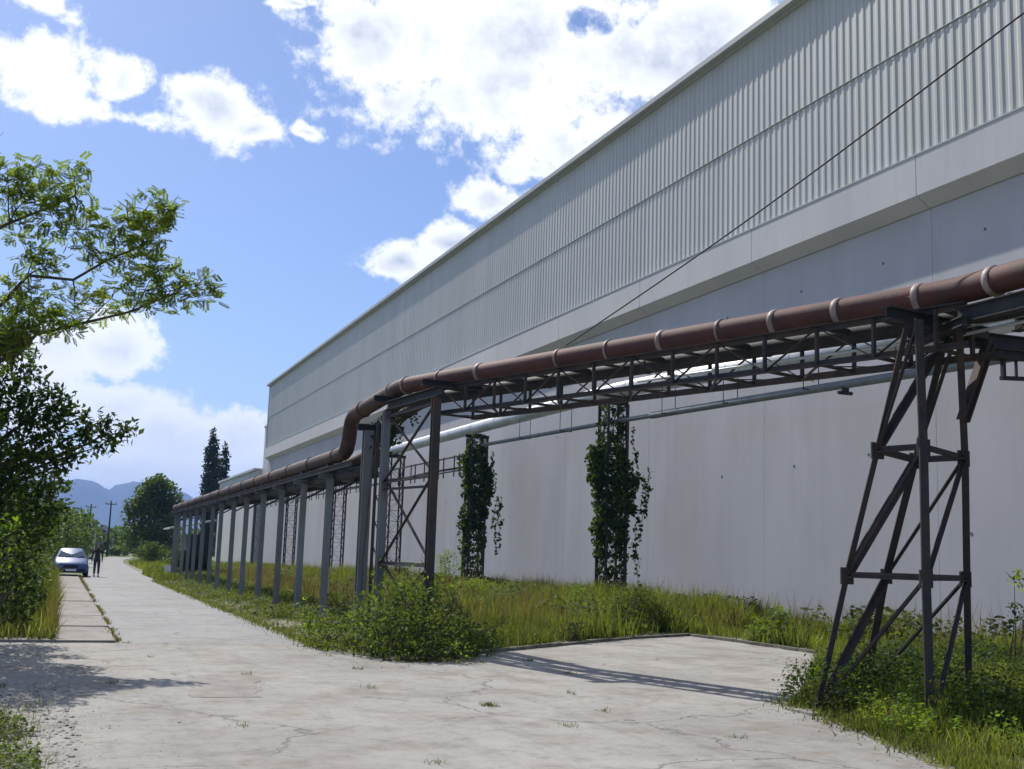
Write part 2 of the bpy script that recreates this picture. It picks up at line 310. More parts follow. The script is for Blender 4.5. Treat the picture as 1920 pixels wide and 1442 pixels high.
def rots(n, tilt=1.2, base=None):
    """random orientations: yaw all round, pitch up to tilt, roll up to tilt/2"""
    a = rng.uniform(0, 2*np.pi, n); p = rng.normal(0, tilt*.6, n) if base is None else base+rng.normal(0, tilt*.6, n); r = rng.normal(0, tilt*.4, n)
    ca, sa, cp, sp, cr, sr = np.cos(a), np.sin(a), np.cos(p), np.sin(p), np.cos(r), np.sin(r); z = np.zeros(n); o = np.ones(n)
    Rz = np.array([[ca,-sa,z],[sa,ca,z],[z,z,o]]).transpose(2,0,1); Rx = np.array([[o,z,z],[z,cp,-sp],[z,sp,cp]]).transpose(2,0,1); Ry = np.array([[cr,z,sr],[z,o,z],[-sr,z,cr]]).transpose(2,0,1)
    return Rz@Rx@Ry
def scatter(name, tmpl, pos, sc, m, parent=None, R=None, sxyz=None, **props):
    V, F = tmpl; n = len(pos); nv = len(V)
    if R is None: R = rots(n)
    sc = np.asarray(sc, float)
    P = V[None, :, :]*(sxyz if sxyz is not None else sc[:, None, None])
    P = np.einsum('nij,nvj->nvi', R, P)+pos[:, None, :]
    F = np.array(F); idx = (F[None]+(np.arange(n)*nv)[:, None, None]).reshape(-1)
    me = bpy.data.meshes.new(name); me.vertices.add(n*nv); me.vertices.foreach_set('co', P.reshape(-1).astype(np.float32))
    k = len(F)*n; me.loops.add(k*3); me.loops.foreach_set('vertex_index', idx.astype(np.int32)); me.polygons.add(k)
    me.polygons.foreach_set('loop_start', np.arange(0, 3*k, 3, dtype=np.int32)); me.polygons.foreach_set('loop_total', np.full(k, 3, np.int32))
    me.materials.append(m); me.update(calc_edges=True)
    o = bpy.data.objects.new(name, me); link(o, parent)
    for a, b in props.items(): o[a] = b
    return o
def ballpts(c, r, n, shell=.35):
    d = rng.normal(size=(n, 3)); d /= np.linalg.norm(d, axis=1)[:, None]; q = rng.uniform(shell**3, 1, n)**(1/3)
    return np.array(c)+d*q[:, None]*np.array(r)
def inpoly(pts, poly):
    x, y = pts[:, 0], pts[:, 1]; ins = np.zeros(len(pts), bool); j = len(poly)-1
    for i in range(len(poly)):
        xi, yi = poly[i]; xj, yj = poly[j]
        c = ((yi > y) != (yj > y)) & (x < (xj-xi)*(y-yi)/(yj-yi+1e-12)+xi); ins ^= c; j = i
    return ins
def vnoise(x, y, s, seed=0):
    """cheap smooth value noise for clumping"""
    r = np.random.default_rng(seed).uniform(size=(64, 64)); u = x*s+100; v = y*s+100; i = np.floor(u).astype(int); j = np.floor(v).astype(int); fu = u-i; fv = v-j
    fu = fu*fu*(3-2*fu); fv = fv*fv*(3-2*fv); g = lambda a, b: r[a % 64, b % 64]
    return (g(i,j)*(1-fu)+g(i+1,j)*fu)*(1-fv)+(g(i,j+1)*(1-fu)+g(i+1,j+1)*fu)*fv
def grass_field(name, poly, n, hfun, m, label, cat='grass', width=.014, clump=.9, thr=.25, avoid=None, zfun=None, kind='stuff'):
    xs = [p[0] for p in poly]; ys = [p[1] for p in poly]
    p = np.stack([rng.uniform(min(xs), max(xs), n), rng.uniform(min(ys), max(ys), n)], 1); k = inpoly(p, poly)
    if avoid:
        for a in avoid: k &= ~inpoly(p, a)
    p = p[k]; q = vnoise(p[:,0], p[:,1], clump, 3)*.6+vnoise(p[:,0], p[:,1], clump*3.1, 5)*.4
    k = rng.uniform(size=len(p)) < np.clip((q-thr)*3, .05, 1); p = p[k]; q = q[k]
    h = hfun(p[:,0], p[:,1])*(.55+.75*q)*rng.uniform(.55, 1.25, len(p)); n = len(p)
    z = zfun(p[:,0], p[:,1]) if zfun is not None else np.zeros(n)
    pos = np.column_stack([p, z]); w = width*(rng.uniform(.6, 1.5, n))*(.6+.4*np.clip(h/.4, .4, 2))
    return tag(scatter(name, T_blade(), pos, None, m, None, rots(n, .42), sxyz=np.stack([w, h, h], 1)[:, None, :], kind=kind), label, cat)

# ------------------------------------------------------------------ the setting
g = G(); nr = 48
rad = [0, 150, 400, 1200, 3500, 7000]; vs_ = [(0, 0, -.03)]; fs_ = []
for r in rad[1:]:
    for k in range(nr): a = 2*math.pi*k/nr; vs_.append((r*math.cos(a), r*math.sin(a), -.03))
fs_ += [(0, 1+k, 1+(k+1) % nr) for k in range(nr)]
for i in range(len(rad)-2):
    for k in range(nr): a = 1+i*nr+k; b = 1+i*nr+(k+1) % nr; fs_.append((a, a+nr, b+nr, b))
g.add(vs_, fs_); obj('ground', g, m_field, kind='structure')
def rough_edge(pts, step=.5, amp=.09, closed=True):
    out = []; n = len(pts)
    for i in range(n if closed else n-1):
        a = pts[i]; b = pts[(i+1) % n]; d = math.dist(a, b); k = max(1, int(d/step)); k = min(k, 60)
        for j in range(k):
            t = j/k; jx = random.uniform(-amp, amp) if j else 0; jy = random.uniform(-amp, amp) if j else 0
            out.append((a[0]+(b[0]-a[0])*t+jx, a[1]+(b[1]-a[1])*t+jy))
    return out
verge = [(4.0,4),(30,4),(30,75),(4.0,75)]
obj('verge_soil', G().poly([(4.2,-12),(19.42,-12),(19.42,120),(5.0,120),(4.3,60)], -.008), m_soil, kind='structure')
obj('bank_soil', G().poly([(-14,18.9),(.35,18.9),(.3,110),(-14,110)], -.008), m_soil, kind='structure')
YARD = [(-16,-15),(6.0,-15),(6.9,4),(7.4,8.45),(8.9,12.5),(11.5,15.8),(14.35,19.4),(14.35,24.4),(12.25,23.35),(7.25,19.7),(6.6,18.1),(5.3,18.0),(4.5,20.6),(4.42,21.72),(-16,21.72)]
obj('concrete_yard', G().poly(rough_edge(YARD), 0.0), m_yard, kind='structure')
rd_r = [(4.42,21.72),(4.66,26.4),(4.85,40),(5.02,60),(5.5,85),(6.3,115),(7.9,145),(11,175)]
rd_l = [(8,176),(4.5,146),(2.9,115),(2.1,85),(1.5,60),(1.28,40),(1.22,21.72)]
obj('road', G().poly(rough_edge(rd_r, 1.0, .07, False)+[rd_r[-1]]+rd_l, -.002), m_road, kind='structure')
obj('side_road', G().poly([(4.9,74.5),(16,73.5),(16,79.5),(5.2,80.5)], .002), m_road, kind='structure')
# sidewalk: raised slabs with an open, weedy joint against the road
for i in range(13):
    y0 = 21.75+i*3.6
    if i == 0: pv = obj('sidewalk', G().slab([(-4.0,21.78),(.18,21.74),(.18,24.9),(-4.0,24.9)], -.02, .045), m_walk, kind='structure')
    xr = 1.17+.004*(y0-21.7)
    s_ = G().slab(rough_edge([(.19,y0),(xr,y0+.0),(xr+.012,y0+3.57),(.19,y0+3.57)], .6, .012), -.03, .05+random.uniform(-.012,.012))
    obj('slab', s_, m_walk, pv)
obj('concrete_patch', G().poly(rough_edge([(1.62,13.95),(2.42,13.85),(2.72,16.2),(1.85,16.3)], .22, .06), .004), m_walk, kind='structure')
# kerb stones along the back of the paved pad
kb = thing('kerb', (7.3,19.8,0), 'low weathered concrete kerb in a painted shadow-dark tone edging the back of the paved pad below the grass', 'kerb')
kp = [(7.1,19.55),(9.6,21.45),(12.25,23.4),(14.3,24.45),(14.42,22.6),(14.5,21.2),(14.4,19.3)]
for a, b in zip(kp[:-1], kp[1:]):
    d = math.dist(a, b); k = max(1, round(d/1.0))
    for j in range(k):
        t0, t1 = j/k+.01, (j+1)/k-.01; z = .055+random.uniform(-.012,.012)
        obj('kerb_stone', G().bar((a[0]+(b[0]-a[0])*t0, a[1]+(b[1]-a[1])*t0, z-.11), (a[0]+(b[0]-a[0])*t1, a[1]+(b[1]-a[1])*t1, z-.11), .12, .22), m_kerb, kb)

# hills
def terr(az0, az1, r0, r1, na, nr_, hf, m, name):
    g = G(); v = []; 
    for i in range(nr_+1):
        r = r0+(r1-r0)*i/nr_
        for j in range(na+1):
            a = az0+(az1-az0)*j/na; v.append((r*math.sin(R_(a)), r*math.cos(R_(a)), hf(a, i/nr_)))
    f = [(i*(na+1)+j, i*(na+1)+j+1, (i+1)*(na+1)+j+1, (i+1)*(na+1)+j) for i in range(nr_) for j in range(na)]
    g.add(v, f); return obj(name, g, m, smooth=True, kind='structure')
RID = [(-70,1.6),(-50,2.4),(-30,2.0),(-15,2.9),(-6,2.2),(-2.5,2.75),(-1.15,2.71),(-.48,2.91),(.2,2.9),(.9,3.02),(1.6,2.9),(2.03,2.68),(2.23,2.56),(2.45,2.82),(3.27,2.99),(4.5,2.88),(5.2,2.79),(5.7,2.56),(6.4,2.2),(9,2.06),(16,1.8),(30,2.3),(55,1.7),(90,2.1),(120,1.2)]
def ridge(a):
    for (a0, h0), (a1, h1) in zip(RID[:-1], RID[1:]):
        if a0 <= a <= a1: t = (a-a0)/(a1-a0); return h0+(h1-h0)*t
    return 1.5
def hf(a, t):
    top = math.tan(R_(ridge(a)))*4700+1.7
    s = min(1, t/.55); s = s*s*(3-2*s) if t <= .55 else 1-.6*((t-.55)/.45)**2
    n = vnoise(np.array([a*1.4]), np.array([t*9]), 1.0, 2)[0]-.5; n2 = vnoise(np.array([a*9.0]), np.array([t*14]), 1.0, 4)[0]-.5
    return -3+(top+3)*s*(1+.22*n*math.sin(math.pi*min(1, t/.55)))+n2*7*s
terr(-70, 120, 3700, 5600, 760, 22, hf, m_hill, 'hills')

# ------------------------------------------------------------------ factory building
BX = 19.4; BY0, BY1 = 5.0, 118.0
fb = thing('factory_building', (BX, BY0, 0), 'long tall grey factory hall with corrugated cladding above a smooth concrete wall', 'building')
# core closing the volume behind the facade
obj('core', G().box(BX+.63, BX+40, BY0, BY1, -.02, 18.25), m_wall, fb)
obj('roof', G().box(BX-.12, BX+40.2, BY0-.05, BY1+.12, 18.28, 18.42), m_trim, fb)
gt = G().prof((BX-.02, BY0-.1, 18.42), (BX-.02, BY1+.15, 18.42), [(-.34,-.06),(.16,-.06),(.16,.12),(.13,.12),(.13,-.03),(-.31,-.03),(-.31,.12),(-.34,.12)])
obj('gutter', gt, m_trim, fb)
obj('corner_trim', G().box(BX-.07, BX+.5, BY1+.005, BY1+.08, 12.05, 18.2), m_trim, fb)
# corrugated sheets
def sheet(z0, z1, x):
    g = G(); P = []
    for r in range(3):
        y = r*.3; P += [(0,y+.02),(0,y+.16),(-.019,y+.185),(-.019,y+.27)]
    P.append((0,.9)); P[-1] = (0,.92)
    v = []; f = []
    for (dx, dy) in P: v += [(x+dx, dy, z0), (x+dx, dy, z1)]
    for i in range(len(P)-1): f.append((2*i, 2*i+1, 2*i+3, 2*i+2))
    me = bpy.data.meshes.new('cladding_sheet'); me.from_pydata(v, [], f); me.materials.append(m_clad); me.update(); return me
mlo, mhi = sheet(12.10, 15.12, BX+.02), sheet(15.06, 18.30, BX-.008)
ns = int((BY1-BY0)/.9)
for me in (mlo, mhi):
    for i in range(ns+1):
        o = bpy.data.objects.new('cladding_sheet', me); o.location = (0, BY0+i*.9, 0); col.objects.link(o); o.parent = fb
        o.matrix_parent_inverse = Matrix.Translation(fb.location).inverted()
obj('drip_flashing', G().prof((BX-.05, BY0, 12.07), (BX-.05, BY1, 12.07), [(-.07,-.05),(.07,-.02),(.07,.02),(-.07,-.01)]), m_trim, fb)
obj('seam_strip', G().box(BX-.033, BX-.02, BY0, BY1, 15.047, 15.063), m_trim, fb)
PJ = 7.35; y0 = 7.36-PJ+.0
ys = [BY0]+[7.37+PJ*k for k in range(0, 16) if 7.37+PJ*k < BY1-1]+[BY1]
for a, b in zip(ys[:-1], ys[1:]):
    # spandrel with a chamfered underside
    g = G().prof((0,a+.012,0), (0,b-.012,0), [(0,0)]*3) if False else G()
    P = [(BX-.10,12.04),(BX-.10,10.98),(BX+.30,10.72),(BX+.62,10.72),(BX+.62,12.04)]
    n = len(P); g.add([(x,a+.012,z) for x,z in P]+[(x,b-.012,z) for x,z in P], [(i,(i+1)%n,(i+1)%n+n,i+n) for i in range(n)]+[tuple(range(n))[::-1],tuple(range(n,2*n))])
    obj('spandrel_panel', g, m_band, fb)
    w = obj('wall_panel', G().box(BX+.36, BX+.6, a+.006, b-.006, -.02, 10.71), m_wall, fb)
obj('joint_backing', G().box(BX+.45, BX+.62, BY0+.05, BY1-.05, 0, 12.0), m_joint, fb)
for (y, z) in [(23.9,9.72),(20.3,9.72),(27.5,9.7),(31.5,9.65),(38.5,9.6),(21.2,4.55),(24.6,4.7),(27.9,4.6),(31.8,4.5),(41,4.6),(21.0,2.6),(34,6.9),(27,7.0),(45,6.9),(52,4.6),(60,4.6)]:
    obj('wall_plug', G().tube([(BX+.354,y,z),(BX+.39,y,z)], .045, 8), m_spot, fb)
lo = thing('factory_annex', (BX, 118.1, 0), 'lower grey clad extension stepping down behind the far end of the factory hall', 'building')
obj('wall', G().box(BX+.35, BX+30, 118.15, 121.6, -.02, 14.4), m_clad, lo); obj('roof', G().box(BX+.25, BX+30.1, 118.15, 121.75, 14.41, 14.6), m_trim, lo)
lo2 = thing('end_building', (BX, 121.8, 0), 'low pale end building stepping down beyond the annex above the pipe rack', 'building')
obj('wall', G().box(BX-.3, BX+30, 121.9, 150, -.02, 9.9), m_band, lo2); obj('roof', G().box(BX-.5, BX+30.2, 121.85, 150.3, 9.91, 10.15), m_trim, lo2)

# ------------------------------------------------------------------ red pipeline
def pl(path, step=None):
    """split a polyline (list of 3D) into pieces by arc length"""
    P = [Vector(p) for p in path]; s = [0]
    for a, b in zip(P[:-1], P[1:]): s.append(s[-1]+(b-a).length)
    def at(t):
        t = max(0, min(s[-1], t))
        for i in range(len(P)-1):
            if t <= s[i+1]+1e-9: return P[i].lerp(P[i+1], (t-s[i])/(s[i+1]-s[i]))
        return P[-1]
    return at, s
def rounded(path, r=.5, k=6):
    P = [Vector(p) for p in path]; out = [P[0]]
    for a, b, c in zip(P[:-2], P[1:-1], P[2:]):
        rr = min(r, (b-a).length*.45, (c-b).length*.45); p = b+(a-b).normalized()*rr; q = b+(c-b).normalized()*rr
        for j in range(k+1):
            t = j/k; out.append(p*(1-t)**2+b*2*t*(1-t)+q*t*t)
    out.append(P[-1]); return out
RZ = 5.13
red = thing('red_pipeline', (6.35, 22.9, 0), 'thick red-brown pipe with pale flanges running over the steel bridge and along the rack', 'pipe')
path = rounded([(10.1,2.0,RZ),(10.1,10.9,RZ),(6.42,22.6,RZ),(6.22,26.15,4.84),(6.2,26.25,4.03),(6.2,27.6,4.0),(6.2,67,3.86)], .42, 6)
at, ss = pl(path); tot = ss[-1]
def near_t(x, y, z):
    best = min(((at(t*.02)-Vector((x,y,z))).length, t*.02) for t in range(int(tot/.02))); return best[1]
marks = [near_t(*p) for p in [(10.1,5.2,RZ),(10.1,7.8,RZ),(10.1,10.25,RZ),(10.0,11.36,RZ),(9.72,12.52,RZ),(9.4,13.54,RZ),(9.1,14.49,RZ),(8.7,15.6,RZ),(8.35,16.75,RZ),(8.0,17.95,RZ),(7.3,20.1,RZ),(6.85,21.3,RZ),(6.5,22.45,RZ),(6.38,23.2,RZ)]]
strong = {2,3,4,5,7,10}
t0 = 0; allm = marks+[near_t(6.25,25.2,4.95), near_t(6.2,27.3,4.0)]+[near_t(6.2,y,4.0) for y in np.arange(30.2, 66, 2.9)]
allm = sorted(allm)
for i, t in enumerate(allm+[tot]):
    k = max(2, int((t-t0)/.22)); pts = [at(t0+(t-t0)*j/k) for j in range(k+1)]
    seg = obj('pipe_segment', G().tube(pts, .168+.004*(i % 2), 20, cap=False), m_red if t0 < marks[-1]-1.5 else m_old, red, True)
    if t < tot:
        d = (at(t+.03)-at(t-.03)).normalized(); c = at(t); w = .045 if t <= marks[-1] and marks.index(t) in strong else .022
        fl = smooth_angle(obj('flange', G().tube([c-d*w, c-d*w*.6, c+d*w*.6, c+d*w], [.180,.190,.190,.180], 20), m_flange if t <= marks[-1] else m_old, red))
    t0 = t
# second, thinner dark line strapped under the red one
blk = thing('dark_pipeline', (6.6, 23, 0), 'dark insulated pipe slung under the red pipe and bending down beside the grey post', 'pipe')
p2 = rounded([(10.5,2.0,4.88),(10.5,11.0,4.88),(6.85,22.4,4.86),(6.75,24.3,4.6),(6.62,25.1,3.62),(6.4,26.5,3.56),(6.4,67,3.5)], .7, 6)
at2, s2 = pl(p2); k = int(s2[-1]/2.4)
for i in range(k):
    a, b = s2[-1]*i/k, s2[-1]*(i+1)/k
    obj('pipe_segment', G().tube([at2(a+(b-a)*j/8) for j in range(9)], .125, 14, cap=False), m_dark, blk, True)
    c = at2(b); d = (c-at2(b-.05)).normalized(); obj('strap', G().tube([c-d*.03, c+d*.02], .137, 14), m_steel, blk)

thp = thing('brown_pipeline', (6.62, 25, 0), 'brown pipe lying beside the red one on the low rack, rising behind the wide post', 'pipe')
p3 = rounded([(6.95,21.8,4.98),(6.75,24.6,4.93),(6.62,25.3,4.0),(6.58,27,3.86),(6.58,67,3.76)], .4, 6); at5, s5 = pl(p3); k = int(s5[-1]/3)
for i in range(k):
    a, b = s5[-1]*i/k, s5[-1]*(i+1)/k
    obj('pipe_segment', G().tube([at5(a+(b-a)*j/8) for j in range(9)], .14, 14, cap=False), m_old, thp, True)
    c = at5(b); d = (c-at5(b-.05)).normalized(); obj('strap', G().tube([c-d*.02, c+d*.02], .152, 14), m_flange if i % 3 == 1 else m_dark, thp)
# ------------------------------------------------------------------ pipe bridge truss
A = Vector((10.12, 10.95, 0)); B = Vector((6.98, 20.8, 0)); dr_ = (B-A).normalized(); sd_ = Vector((dr_.y, -dr_.x, 0)); Ls = (B-A).length
tr = thing('bridge_truss', (10.12, 10.95, 0), 'dark steel lattice truss carrying the red pipe between the braced tower and the trestle', 'truss')
HW = .42; ZT, ZB = 4.86, 4.36
nodes = {}
for s in (-1, 1):
    for z in (ZT, ZB):
        p = A+sd_*HW*s-dr_*.4; q = B+sd_*HW*s+dr_*.02
        obj('chord', G().angle((p.x,p.y,z), (q.x,q.y,z), .085, fx=s, fy=1 if z == ZB else -1), m_steel, tr)
nb = 12
for i in range(nb+1):
    c = A+dr_*(Ls*i/nb); a = c+sd_*HW; b = c-sd_*HW
    for s, q in ((1, a), (-1, b)):
        obj('post', G().bar((q.x,q.y,ZB), (q.x,q.y,ZT), .045, .045), m_steel, tr)
    for z in (ZB, ZT):
        obj('cross_bar', G().bar((a.x,a.y,z+.012), (b.x,b.y,z+.012), .05, .04), m_steel, tr)
    if i < nb:
        c2 = A+dr_*(Ls*(i+1)/nb)
        for s in (1, -1):
            p = c+sd_*HW*s; q = c2+sd_*HW*s; zz = (ZB, ZT) if i % 2 else (ZT, ZB)
            obj('diagonal', G().bar((p.x,p.y,zz[0]), (q.x,q.y,zz[1]), .04, .012), m_steel, tr)
        p = c+sd_*HW*(1 if i % 2 else -1); q = c2-sd_*HW*(1 if i % 2 else -1)
        obj('diagonal', G().bar((p.x,p.y,ZB-.02), (q.x,q.y,ZB-.02), .04, .012), m_steel, tr)
    cc_ = c+Vector((0,0,0))
    if i % 2 == 0:
        obj('pipe_saddle', G().box(-.0,0,0,0,0,0) if False else G().bar((c.x-sd_.x*.3,c.y-sd_.y*.3,ZT+.05), (c.x+sd_.x*.3,c.y+sd_.y*.3,ZT+.05), .07, .07), m_dark, tr)
# pale conduits clipped below the pipe
cn = thing('thin_conduit', (10.6, 6, 0), 'thin pale conduit clipped under the dark pipe beside the braced tower', 'conduit')
obj('conduit_run', G().tube([(10.75,2,4.76),(10.75,9.2,4.74),(10.4,11.3,4.66),(9.2,14.6,4.62),(8.6,16.4,4.6)], .022, 8), m_silver, cn, True)
obj('conduit_run', G().tube([(10.62,2,4.83),(10.62,10.4,4.80),(10.2,11.6,4.72)], .03, 8), m_silver, cn, True)

# ------------------------------------------------------------------ braced tower (near)
tw = thing('braced_tower', (9.9, 11.9, 0), 'splayed four-legged dark steel tower with diagonal braces standing in the right-hand weeds', 'tower')
LV = [(0, dict(L=(8.58,11.69), M=(8.99,10.23), R=(11.29,12.15), B=(10.83,13.63))),
      (1.62, dict(L=(8.84,11.43), M=(9.12,10.40), R=(10.90,11.71), B=(10.50,12.74))),
      (3.12, dict(L=(9.12,11.19), M=(9.28,10.58), R=(10.53,11.29), B=(10.32,11.92))),
      (4.65, dict(L=(9.36,10.9), M=(9.31,10.65), R=(10.11,10.88), B=(10.33,11.34)))]
def nd(l, k): x, y = LV[l][1][k]; return (x, y, LV[l][0])
wid = dict(L=.068, M=.105, R=.076, B=.09)
for k in 'LMRB':
    g = G()
    for l in range(3): g.angle(nd(l,k), nd(l+1,k), wid[k]*1.15, fx=-1 if k in 'R' else 1, fy=1)
    obj('leg', g, m_steel, tw)
    p = nd(0,k); obj('foot_block', G().slab([(p[0]-.22,p[1]-.22),(p[0]+.22,p[1]-.22),(p[0]+.22,p[1]+.22),(p[0]-.22,p[1]+.22)], -.05, .03), m_walk, tw)
    for l in (1, 2):
        q = nd(l,k); obj('gusset_plate', G().box(q[0]-.09,q[0]+.09,q[1]-.012,q[1]+.012,q[2]-.1,q[2]+.1), m_steel, tw)
for l, w in ((1,.07),(2,.075)):
    for a, b in ('LM','MR','RB','BL'): obj('ring_beam', G().angle(nd(l,a), nd(l,b), w), m_steel, tw)
for (a, b, w) in (('L','B',.085),('L','M',.05),('B','R',.055),('M','R',.05)):
    for l in range(3):
        p, q = nd(l,a), nd(l+1,b)
        if l == 2 and a == 'M': continue
        obj('brace', G().angle(p, q, w if l != 1 or a != 'L' else w*1.05), m_steel, tw)
obj('cap_beam', G().ibeam((9.0,10.85,4.74), (10.95,11.25,4.74), .14, .16), m_dark, tw)
obj('cap_beam', G().ibeam((9.7,10.3,4.62), (10.2,11.9,4.62), .12, .12), m_dark, tw)
obj('raking_strut', G().ibeam((10.38,11.12,3.57), (10.86,11.14,4.62), .12, .12, .02), m_steel, tw)
obj('bracket_arm', G().ibeam((10.2,11.3,4.66), (12.9,11.45,4.72), .14, .2), m_dark, tw)
obj('bracket_web', G().slab([(11.1,11.35),(12.2,11.37),(12.2,11.42),(11.1,11.40)], 4.48, 4.64), m_dark, tw)
hf_ = G()
for y in (11.7,): 
    pass
obj('hanger_bar', G().bar((11.35,11.42,4.23), (11.35,11.42,4.66), .05), m_dark, tw)
obj('hanger_bar', G().bar((11.57,11.42,4.24), (11.57,11.42,4.66), .03), m_dark, tw)
obj('hanger_rail', G().bar((11.31,11.42,4.23), (12.7,11.42,4.31), .06, .05), m_dark, tw)
obj('hanger_rail', G().bar((11.1,11.46,4.5), (12.7,11.46,4.62), .07, .1), m_dark, tw)
# rack deck beyond the tower, running towards the viewer
dk = thing('rack_girder', (10.3, 2, 0), 'dark steel girder pair under the pipes at the right edge, leading off the tower', 'girder')
for x in (9.86, 10.75): obj('girder', G().ibeam((x,2,4.74), (x,10.6,4.74), .12, .2), m_dark, dk)
for y in np.arange(2.6, 10.6, 1.2): obj('cross_bar', G().bar((9.86,y,4.84), (10.75,y,4.84), .06), m_dark, dk)

# ------------------------------------------------------------------ trestle bent at the far end of the bridge
ts = thing('braced_trestle', (6.28, 21.5, 0), 'flat dark steel trestle with crossed braces rising out of the big bush', 'trestle')
a0, a1, b0, b1 = (6.38,20.15,0), (6.38,20.15,4.62), (6.2,22.95,0), (6.2,22.95,4.62)
obj('leg', G().ibeam(a0, a1, .15, .15, .02), m_steel, ts); obj('leg', G().ibeam(b0, b1, .15, .15, .02, ), m_post, ts)
obj('leg', G().angle((6.2,23.55,0), (6.2,23.55,4.5), .07), m_steel, ts)
for k in range(16):
    z = .2+k*.27; obj('lacing_bar', G().bar((6.2,23.0,z), (6.2,23.52,z+(.27 if k % 2 else .0)), .035, .012), m_steel, ts)
lv = [.25, 1.5, 3.15, 4.5]
P = lambda s, z: (6.38,20.2,z) if s else (6.2,22.9,z)
for z in lv[1:]: obj('tie_beam', G().angle(P(0,z), P(1,z), .075), m_steel, ts)
obj('tie_beam', G().angle(P(0,3.0), P(1,2.95), .05), m_steel, ts)
for z0, z1 in zip(lv[:-1], lv[1:]):
    obj('brace', G().angle(P(0,z0), P(1,z1), .06), m_steel, ts); p, q = P(1,z0), P(0,z1)
    obj('brace', G().angle((p[0]+.07,p[1],p[2]), (q[0]+.07,q[1],q[2]), .06), m_steel, ts)
obj('cap_beam', G().ibeam((6.2,22.9,4.72), (6.45,20.0,4.72), .16, .18), m_dark, ts)
for y, x in ((20.2,6.45),(22.9,6.25)): obj('cap_beam', G().ibeam((x-.35,y,4.87), (x+.85,y,4.87), .12, .12), m_dark, ts)

# ------------------------------------------------------------------ rack posts and beam
PY = [27.97,31.0,34.5,37.6,41.0,44.3,47.5,50.5,53.5,56.3,59.0,61.6,64.3,66.4]
ords = ['nearest','second','third','fourth','fifth','sixth','seventh','eighth','ninth','tenth','eleventh','twelfth','thirteenth','farthest']
p0 = thing('support_post', (6.2, PY[0], 0), '', 'post', 'slim steel posts of the low pipe rack')
obj('column', G().ibeam((6.2,PY[0],-.02), (6.2,PY[0],3.5), .15, .17, .02, up=(0,1,0)), m_post, p0)
obj('crosshead', G().ibeam((5.92,PY[0],3.56), (6.95,PY[0],3.45), .1, .12), m_post, p0)
obj('knee_brace', G().bar((6.25,PY[0],3.1), (6.8,PY[0],3.42), .05), m_dark, p0)
obj('pipe_shoe', G().box(6.1,6.3,PY[0]-.12,PY[0]+.12,3.62,3.84), m_dark, p0)
posts = [p0]
for y in PY[1:]:
    c = copy_tree(p0); c.location = (6.2+random.uniform(-.03,.03), y, 0); posts.append(c)
for o, w in zip(posts, ords):
    o['label'] = f'{w} of the slim grey steel posts under the low pipe, counted after the wide post'
bigp = thing('wide_post', (6.2, 24.4, 0), 'wide blue-grey steel post under the bend of the red pipe, left of the trestle', 'post')
obj('column', G().ibeam((6.2,24.4,-.02), (6.2,24.4,4.35), .21, .22, .025, up=(0,1,0)), m_post, bigp)
obj('crosshead', G().ibeam((5.95,24.4,4.42), (7.0,24.4,4.42), .14, .14), m_dark, bigp)
obj('knee_brace', G().slab([(6.3,24.36),(6.75,24.36),(6.75,24.44),(6.3,24.44)], 4.05, 4.35), m_dark, bigp)
rb = thing('rack_beam', (6.0, 27, 0), 'long rusty beams linking the slim posts beneath the low pipe', 'beam')
for x, z in ((6.02,3.68),(6.83,3.5)): obj('beam', G().ibeam((x,25.0,z), (x,66.5,z-.1), .08, .12, .014), m_dark, rb)
for y in np.arange(26.2, 66, 3.1): obj('cross_bar', G().bar((6.02,y,3.62), (6.83,y,3.5), .05, .04), m_dark, rb)

# ------------------------------------------------------------------ lattice columns near the wall
def lattice_col(name, x, y, h, label, w=.68):
    t = thing(name, (x, y, 0), label, 'column', 'lattice columns carrying the silver pipe'); a = w/2
    for sx in (-1,1):
        for sy in (-1,1): obj('leg', G().angle((x+sx*a,y+sy*a,-.02), (x+sx*a,y+sy*a,h), .09, fx=-sx, fy=-sy, up=(0,1,0)), m_steel, t)
    k = int(h/.55); g = G(); dz = h/k
    for i in range(k):
        z0, z1 = i*dz, (i+1)*dz; s = 1 if i % 2 else -1
        for (ax, ay, bx, by) in ((-a,-a*s,-a,a*s),(a,-a*s,a,a*s),(-a*s,-a,a*s,-a),(-a*s,a,a*s,a)):
            g.bar((x+ax,y+ay,z0), (x+bx,y+by,z1), .045, .014)
            g.bar((x+ax,y+ay,z1), (x+bx,y+by,z1), .04, .014)
    obj('lacing', g, m_steel, t, kind='stuff')
    obj('cap_beam', G().ibeam((x-.55,y,h+.07), (x+.55,y,h+.07), .16, .14), m_dark, t)
    obj('pipe_saddle', G().box(x-.2,x+.2,y-.12,y+.12,h+.14,h+.2), m_dark, t)
    return t
CX_ = 17.15
lattice_col('lattice_column', CX_, 34.4, 6.92, 'right-hand lattice column wrapped in thick dark ivy below the silver pipe')
lattice_col('lattice_column', CX_, 47.9, 6.92, 'left-hand lattice column wrapped in ivy with a trailing strand below the silver pipe')
lattice_col('lattice_column', CX_, 61.0, 6.95, 'bare lattice column near the wall, half hidden behind the flat trestle')
lattice_col('lattice_column', CX_, 74.2, 6.95, 'bare lattice column near the wall just left of the wide post')
lattice_col('lattice_column', CX_, 90.5, 6.95, 'bare lattice column near the wall, farthest along between the slim posts')
lattice_col('lattice_column', CX_, 106.0, 6.95, 'faint bare lattice column near the far corner of the hall, leftmost of its row')

